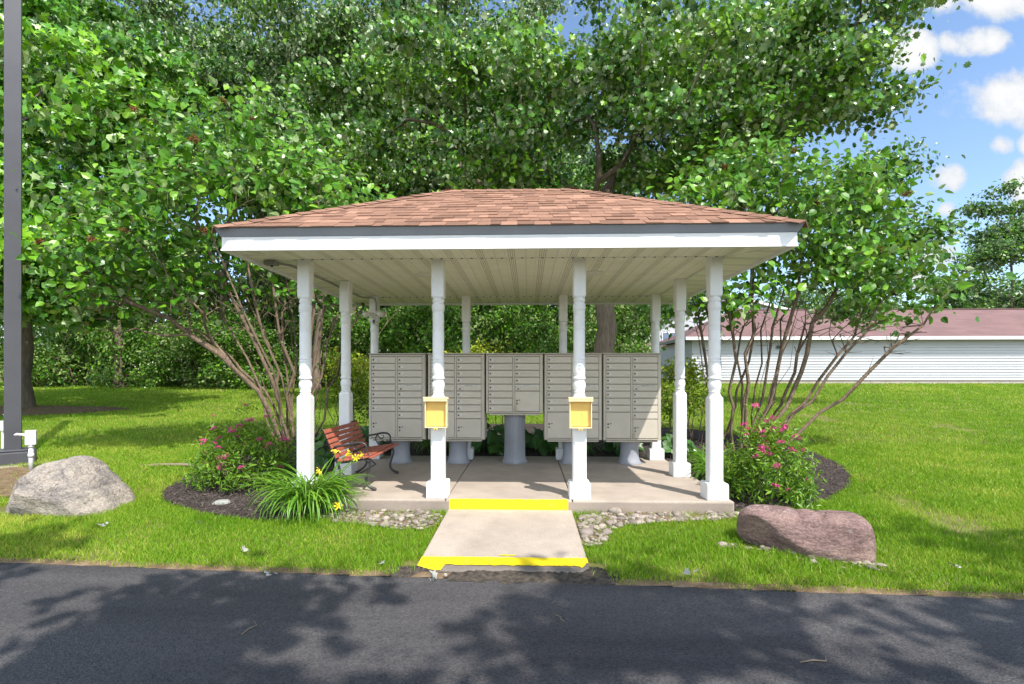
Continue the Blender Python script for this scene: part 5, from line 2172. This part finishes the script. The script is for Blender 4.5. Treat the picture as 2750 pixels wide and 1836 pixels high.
def build_house():
    y = 40.
    zb = float(zg(12, y))
    t = thing('white_house', 'white two storey house with tan roof glimpsed through the pavilion', 'house', (0, y, zb))
    m = MB()
    m.prism([(9.5, 0), (24, 0), (24, 5.2), (17, 7.0), (11.6, 4.5), (9.5, 4.5)], 0, 9)
    m.build('wall', SIDING, t)
    m = MB()
    for (x0, z0, x1, z1) in ((11.2, 4.45, 17, 7.10), (17, 7.1, 24.6, 5.1)):
        m.add([(x0, -.35, z0), (x1, -.35, z1), (x1, 9.4, z1), (x0, 9.4, z0), (x0, -.35, z0 + .22), (x1, -.35, z1 + .22), (x1, 9.4, z1 + .22), (x0, 9.4, z0 + .22)],
              [(0, 1, 2, 3), (4, 7, 6, 5), (0, 4, 5, 1), (1, 5, 6, 2), (2, 6, 7, 3), (3, 7, 4, 0)])
    m.build('roof', FASCIA, t)
    m = MB()
    m.add([(8.6, 4.0, 5.3), (16.8, 4.0, 8.6), (16.8, 12, 8.6), (8.6, 12, 5.3), (8.6, 4.0, 5.0), (16.8, 4, 8.3)], [(0, 1, 2, 3), (4, 5, 1, 0)])
    m.build('upper_roof', OROOF, t)
    for (x0, x1, z0, z1) in ((12.0, 13.15, 3.15, 3.75), (9.75, 10.6, 3.1, 3.9), (15.2, 16.2, 3.1, 3.9)):
        m = MB()
        for (a, b, c, d) in ((x0 - .07, x0, z0 - .07, z1 + .07), (x1, x1 + .07, z0 - .07, z1 + .07), (x0, x1, z1, z1 + .07), (x0, x1, z0 - .07, z0), ((x0 + x1) / 2 - .03, (x0 + x1) / 2 + .03, z0, z1)):
            rbox(m, a, b, c, d, -.05, -.002)
        w = m.build('window', FASCIA, t)
        m = MB()
        rbox(m, x0, x1, z0, z1, -.02, -.004)
        m.build('pane', GLASS, w)
    m = MB()
    m.add([(7.2, -5.5, 1.75), (17, -5.5, 1.75), (17, -.4, 3.0), (8.8, -.4, 3.0), (7.2, -5.5, 1.6), (17, -5.5, 1.6)], [(0, 1, 2, 3), (4, 5, 1, 0), (4, 0, 3)])
    m.build('porch_roof', GROOF, t)
    m = MB()
    m.box((12.3, -2.7, .8), (8.6, 4.6, 1.6))
    m.build('porch_wall', SIDING, t)


build_house()


# ---- trees on the right
def far_tree():
    lobes = [(-3.2, 0, 7.2, 2.2, 2, 1.5), (-1.2, 0, 9.4, 2.2, 2.2, 1.7), (-4.4, 0, 5.6, 1.5, 1.5, .9), (.5, 0, 8, 3, 3, 2), (-2.4, -.5, 5.4, 2.0, 2, 1.2), (-.6, 0, 11.6, 1.8, 1.8, 1.3), (1.5, 0, 10.5, 2.4, 2.4, 1.8), (-3, 0, 3.9, 1.6, 1.6, .9), (.5, 0, 4.8, 3, 2.5, 1.4)]
    return tree_meshes(131, (0, 0, 0), (0, 0, 8.5), lobes, 260, 70, .42, .19, T_OVATE, .011, .2, 1.3, sub=6)


plant('far_tree', 'airy green tree at the right edge above the garage roof', 'tree', far_tree(), (BARK, LEAF_BG), (36.6, 34.5, float(zg(33, 34))), 0, (1.15, 1.15, 1.12))


def treeline():
    rg = rng_(141)
    lobes = []
    for k in range(46):
        x = rg.uniform(22, 95)
        lobes.append((x, rg.uniform(62, 74), rg.uniform(4, 9.6) + 1.2 * math.sin(x * .35), rg.uniform(2, 3.4), 2.4, rg.uniform(1.4, 2.3)))
    for k in range(36):
        lobes.append((20 + k * 2.3, 68, 5.2 + 1.1 * math.sin(k * 1.9) + .7 * math.sin(k * .7), 2.4, 2, 2.0))
        lobes.append((21 + k * 2.3, 70, 2.6, 2.6, 2, 2.2))
    tg, _ = sample_lobes(rg, lobes, 3800, .4)
    pos, out = cluster_positions(rg, tg, 14, .6)
    V, F, rr = leaf_arrays(rg, pos, .42, T_DIAMOND, out, .6, .8, .3, .5, .3, rg.uniform(-.25, .25, len(tg)).repeat(14))
    o = link('woods', npmesh('woods', V, [F], rr), LEAF_BG)
    o.location = (0, 0, 4.3)
    stuff(o)
    tag(o, 'distant line of green woods beyond the garage roof')


treeline()

# ---- trees across the road, behind the viewpoint, that throw the dappled shade
def roadside_tree():
    rg = rng_(151)
    lobes = [(rg.uniform(-4.6, 4.6), rg.uniform(.2, 4.3), rg.uniform(6.0, 8.0), rg.uniform(.6, 1.0), rg.uniform(.5, .85), .45) for _ in range(14)]
    return tree_meshes(152, (0, 0, 0), (0, 0, 6.), lobes, 120, 85, .26, .17, T_OVATE, .011, .2, 1.3)


RTREE = roadside_tree()
for i, (x, y, s, rz) in enumerate([(2.9, -9.75, 1.0, .0), (-6.0, -9.5, .95, .12), (11.4, -9.8, 1.0, -.1)]):
    plant('roadside_tree', ['leafy tree across the road shading the ramp and road', 'leafy tree across the road shading the left road edge', 'leafy tree across the road shading the right road edge'][i], 'tree', RTREE, (BARK, LEAF_CENTRE), (x, y, -.1), rz, (s, s, s), 'shade trees across the road')

# ------------------------------------------------------------------ ground cover


def lawn():
    rg = rng_(201)
    cx, cy = cam.location.x, cam.location.y
    Vs, Fq, Ft, Rs = [], [], [], []
    off = 0

    def region(x0, x1, y0, y1, dens, h, w, two):
        nonlocal off
        n = int((x1 - x0) * (y1 - y0) * dens)
        x = rg.uniform(x0, x1, n)
        y = rg.uniform(y0, y1, n)
        dx, dy = x - cx, y - cy
        k = np.abs(dx + .031 * dy) < dy * 1.05 + .4
        k &= (y > road_edge(x) + .0 + .03 * noise2(x, y, 14, 9))
        k &= ~((x > SX0 - .02) & (x < SX1 + .03) & (y > SY0 - .03) & (y < SY1 + .02))
        k &= ~((x > -.60) & (x < .66) & (y < 0))
        k &= ~((x > -.72) & (x < .78) & (y < -1.35) & (y > -1.75) & (rg.random(n) < .93))
        e1 = .05 * noise2(x, y, 11, 7)
        e2 = .05 * noise2(y, x, 12, 8)
        k &= ~inpoly(x + e1, y + e2, BED)
        pm = inpoly(x, y, PEBL) | inpoly(x, y, PEBR)
        k &= ~(pm & (rg.random(n) < .82 + .25 * noise2(x, y, 7, 44)))
        dm = inpoly(x + e1 * 4, y + e2 * 4, SOILM) | inpoly(x + e1 * 2, y + e2 * 2, DRT1)
        k &= ~(dm & (rg.random(n) < .93))
        k &= ~((((x + 4.78) / .5) ** 2 + ((y + .03) / .3) ** 2 < 1))
        k &= ~((np.abs((x - 2.42) * .94 - (y + 1.02) * .34) < .45) & (np.abs((x - 2.42) * .34 + (y + 1.02) * .94) < .2))
        k &= (y < 23.2) | (x < 9)
        k &= y < 24
        # thin patches
        pt = noise2(x, y, 1.7, 31) + .5 * noise2(x, y, 5, 32)
        k &= ~((pt > .42) & (rg.random(n) < np.clip((pt - .42) * 3.2, 0, .85)))
        x, y, pt = x[k], y[k], pt[k]
        n = len(x)
        hh = h * rg.uniform(.55, 1.25, n) * (1 + .35 * noise2(x, y, 3.2, 33))
        edge = np.exp(-np.maximum(0, y - road_edge(x)) / .12)
        hh *= 1 - .35 * edge
        a = rg.uniform(0, 6.28, n)
        lean = rg.uniform(.15, .85, n) * hh
        la = rg.uniform(0, 6.28, n)
        lx, ly = lean * np.cos(la), lean * np.sin(la)
        z = zg(x, y) + .012 * noise2(x, y, 2.2, 3) * (y > -1.2) - .004
        ww = w * rg.uniform(.7, 1.3, n) / 2
        sx, sy = ww * np.cos(a), ww * np.sin(a)
        b0 = np.stack([x - sx, y - sy, z], 1)
        b1 = np.stack([x + sx, y + sy, z], 1)
        tp = np.stack([x + lx, y + ly, z + hh], 1)
        rv = np.clip(rg.beta(2.2, 2.2, n) + .30 * noise2(x, y, .9, 35) + .22 * noise2(x, y, 4, 36) + .3 * np.clip(pt[:n] - .2, 0, 1) + .25 * edge, 0, 1)
        # dry straw blades here and there
        if two:
            m0 = np.stack([x - sx * .8 + lx * .35, y - sy * .8 + ly * .35, z + hh * .6], 1)
            m1 = np.stack([x + sx * .8 + lx * .35, y + sy * .8 + ly * .35, z + hh * .6], 1)
            V = np.stack([b0, b1, m1, m0, tp], 1).reshape(-1, 3)
            i = np.arange(n) * 5 + off
            Fq.append(np.stack([i, i + 1, i + 2, i + 3], 1))
            Ft.append(np.stack([i + 3, i + 2, i + 4], 1))
            Rs.append(np.repeat(rv, 5))
        else:
            V = np.stack([b0, b1, tp], 1).reshape(-1, 3)
            i = np.arange(n) * 3 + off
            Ft.append(np.stack([i, i + 1, i + 2], 1))
            Rs.append(np.repeat(rv, 3))
        Vs.append(V)
        off += len(V)
    region(-7.5, 6.5, -2.3, .6, 9000, .050, .0048, True)
    region(-11, 11, .6, 4, 3800, .052, .0072, True)
    region(-14, 15, 4, 9, 1300, .055, .013, False)
    region(-24, 24, 9, 16, 480, .065, .022, False)
    region(-32, 34, 16, 24, 230, .075, .034, False)
    me = npmesh('grass', np.concatenate(Vs), [np.concatenate(Fq), np.concatenate(Ft)], np.concatenate(Rs))
    o = link('grass', me, GRASS)
    stuff(o)
    tag(o, 'bright green mown grass of the lawn and verge')


lawn()


def mulch_chips():
    rg = rng_(211)
    n = 42000
    x = rg.uniform(-4.9, 4.9, n)
    y = rg.uniform(-.5, 4.5, n)
    k = inpoly(x, y, BED) & ~((x > SX0 - .02) & (x < SX1 + .02) & (y > SY0) & (y < SY1))
    x, y = x[k], y[k]
    n = len(x)
    pos = np.stack([x, y, zg(x, y) + .026 + rg.uniform(0, .012, n)], 1)
    V, F, r_ = leaf_arrays(rg, pos, .030, (np.array([(0, -.13, 0), (1, -.1, .05), (1, .12, .0), (0, .1, .08)]), np.array([(0, 1, 2), (0, 2, 3)])), None, 1.2, .55, 0, 0, .4)
    o = link('mulch', npmesh('mulch', V, [F], r_), CHIP)
    stuff(o)
    tag(o, 'dark shredded bark mulch around the pavilion')


mulch_chips()


def pebbles():
    import bmesh
    bm = bmesh.new()
    bmesh.ops.create_icosphere(bm, subdivisions=2, radius=1)
    V0 = np.array([v.co[:] for v in bm.verts])
    F0 = np.array([[v.index for v in f.verts] for f in bm.faces])
    bm.free()
    rg = rng_(221)
    P = []
    for poly, n in ((PEBL, 420), (PEBR, 640)):
        mn, mx = poly.min(0), poly.max(0)
        x = rg.uniform(mn[0] - .1, mx[0] + .1, n * 3)
        y = rg.uniform(mn[1] - .12, mx[1], n * 3)
        k = inpoly(x, y + .04 * noise2(x, y, 15, 3), poly) & ~((y > SY0 - .01)) & ~((x > -.62) & (x < .67))
        P.append(np.stack([x[k], y[k]], 1)[:n])
    # thin trail of stones along the boulder
    tt = rg.uniform(0, 1, 60)
    P.append(np.stack([1.75 + tt * 1.05 + rg.normal(0, .04, 60), -.98 - .42 * tt + rg.normal(0, .05, 60)], 1))
    P = np.concatenate(P)
    n = len(P)
    s = rg.gamma(2, .0055, n) + .006
    a = rg.uniform(0, 6.28, n)
    sc = np.stack([s * rg.uniform(.9, 1.5, n), s * rg.uniform(.8, 1.1, n), s * rg.uniform(.45, .75, n)], 1)
    V = V0[None] * sc[:, None, :] * (1 + .12 * np.sin(V0[None] @ rg.normal(size=(3,)) * 3 + a[:, None])[:, :, None])
    c, s_ = np.cos(a)[:, None], np.sin(a)[:, None]
    V = np.stack([V[:, :, 0] * c - V[:, :, 1] * s_, V[:, :, 0] * s_ + V[:, :, 1] * c, V[:, :, 2]], 2)
    V += np.stack([P[:, 0], P[:, 1], zg(P[:, 0], P[:, 1]) + .016 + sc[:, 2] * .4], 1)[:, None, :]
    F = (F0[None] + (np.arange(n) * len(V0))[:, None, None]).reshape(-1, 3)
    o = link('pebbles', npmesh('pebbles', V.reshape(-1, 3), [F], np.repeat(rg.beta(1.6, 1.6, n), len(V0)), True), PEB)
    stuff(o)
    tag(o, 'rounded river pebbles in front of the concrete slab')


pebbles()


def litter():
    rg = rng_(231)
    # scraps of pale underside leaf on grass and road edge
    spots = [(-5.05, -.55, 'pale dry leaves at the left frame edge on the grass'), (-4.75, -.85, 'pale curled leaf on the grass below the grey boulder'), (-4.05, -.42, 'pale leaf just right of the grey boulder foot'),
             (-3.6, -.72, 'pale leaf on the verge below the mulch'), (-2.05, -1.28, 'pale curled leaf on the verge near the road edge'), (-1.62, -1.62, 'small pale leaf on the road edge left of ramp'),
             (-.82, -1.50, 'ragged pale leaf beside the ramp corner'), (-.42, -1.66, 'small pale leaf on asphalt before the ramp'), (1.35, -1.62, 'pale leaf fragment on the road edge right of ramp'),
             (3.25, -1.45, 'pale leaf on the grass right of the purple boulder'), (-2.85, -.62, 'tiny pale leaf on the sunny verge')]
    for x, y, lb in spots:
        n = int(rg.integers(2, 5))
        road = y < road_edge(x)
        z = -.165 if road else float(zg(x, y)) + .045
        pos = np.stack([rg.normal(0, .025, n), rg.normal(0, .02, n), rg.uniform(0, .02, n)], 1)
        V, F, r_ = leaf_arrays(rg, pos, .042, T_STAR, None, .8, .7, 0)
        V[:, 2] = np.maximum(V[:, 2], -.0)
        tag(link('fallen_leaf', npmesh('fallen_leaf', V, [F], r_), LITTER, None, (x, y, z)), lb, 'leaf', 'fallen leaves')
    for x, y, a, L, lb in [(-1.35, -2.45, 1.3, .12, 'short curved twig on the road left of the middle'), (1.55, -2.63, .1, .15, 'hooked dry twig on the road at right'), (.42, -2.25, 1.9, .07, 'tiny dry twig on the road below the ramp')]:
        m = MB()
        m.tube([(0, 0, .006), (L * .5, .01, .008), (L * .9, .0, .006), (L, .03, .02)], [.003, .0035, .003, .002], 6)
        tag(m.build('twig', TWIGM, None, True, (x, y, -.170), (0, 0, a)), lb, 'twig', 'twigs on the road')
    # surface root and pale stone at the edge of the left bed
    m = MB()
    z = float(zg(-4.9, 1.9))
    m.tube([(-.55, 0, .0), (-.3, .02, .022), (0, .0, .03), (.25, -.04, .035), (.45, -.03, .02), (.6, -.02, -.01)], [.02, .022, .024, .028, .024, .015], 8)
    tag(m.build('surface_root', TWIGM, None, True, (-4.85, 2.0, z)), 'pale tree root lying along the grass edge of the mulch', 'root')
    boulder('flat_stone', 'small flat pale stone in the mulch left of the daylily', (-3.02, .10, float(zg(-3, .1)) + .015), .3,
            [(-.085, .01), (-.05, .035), (.02, .042), (.08, .028), (.09, .005), (.0, -.01)], .10, mat('pale_stone', (.30, .31, .28), .8, .2, .15, 12), 61, [((0, 0, 1), .02)], .003)['category'] = 'stone'


litter()
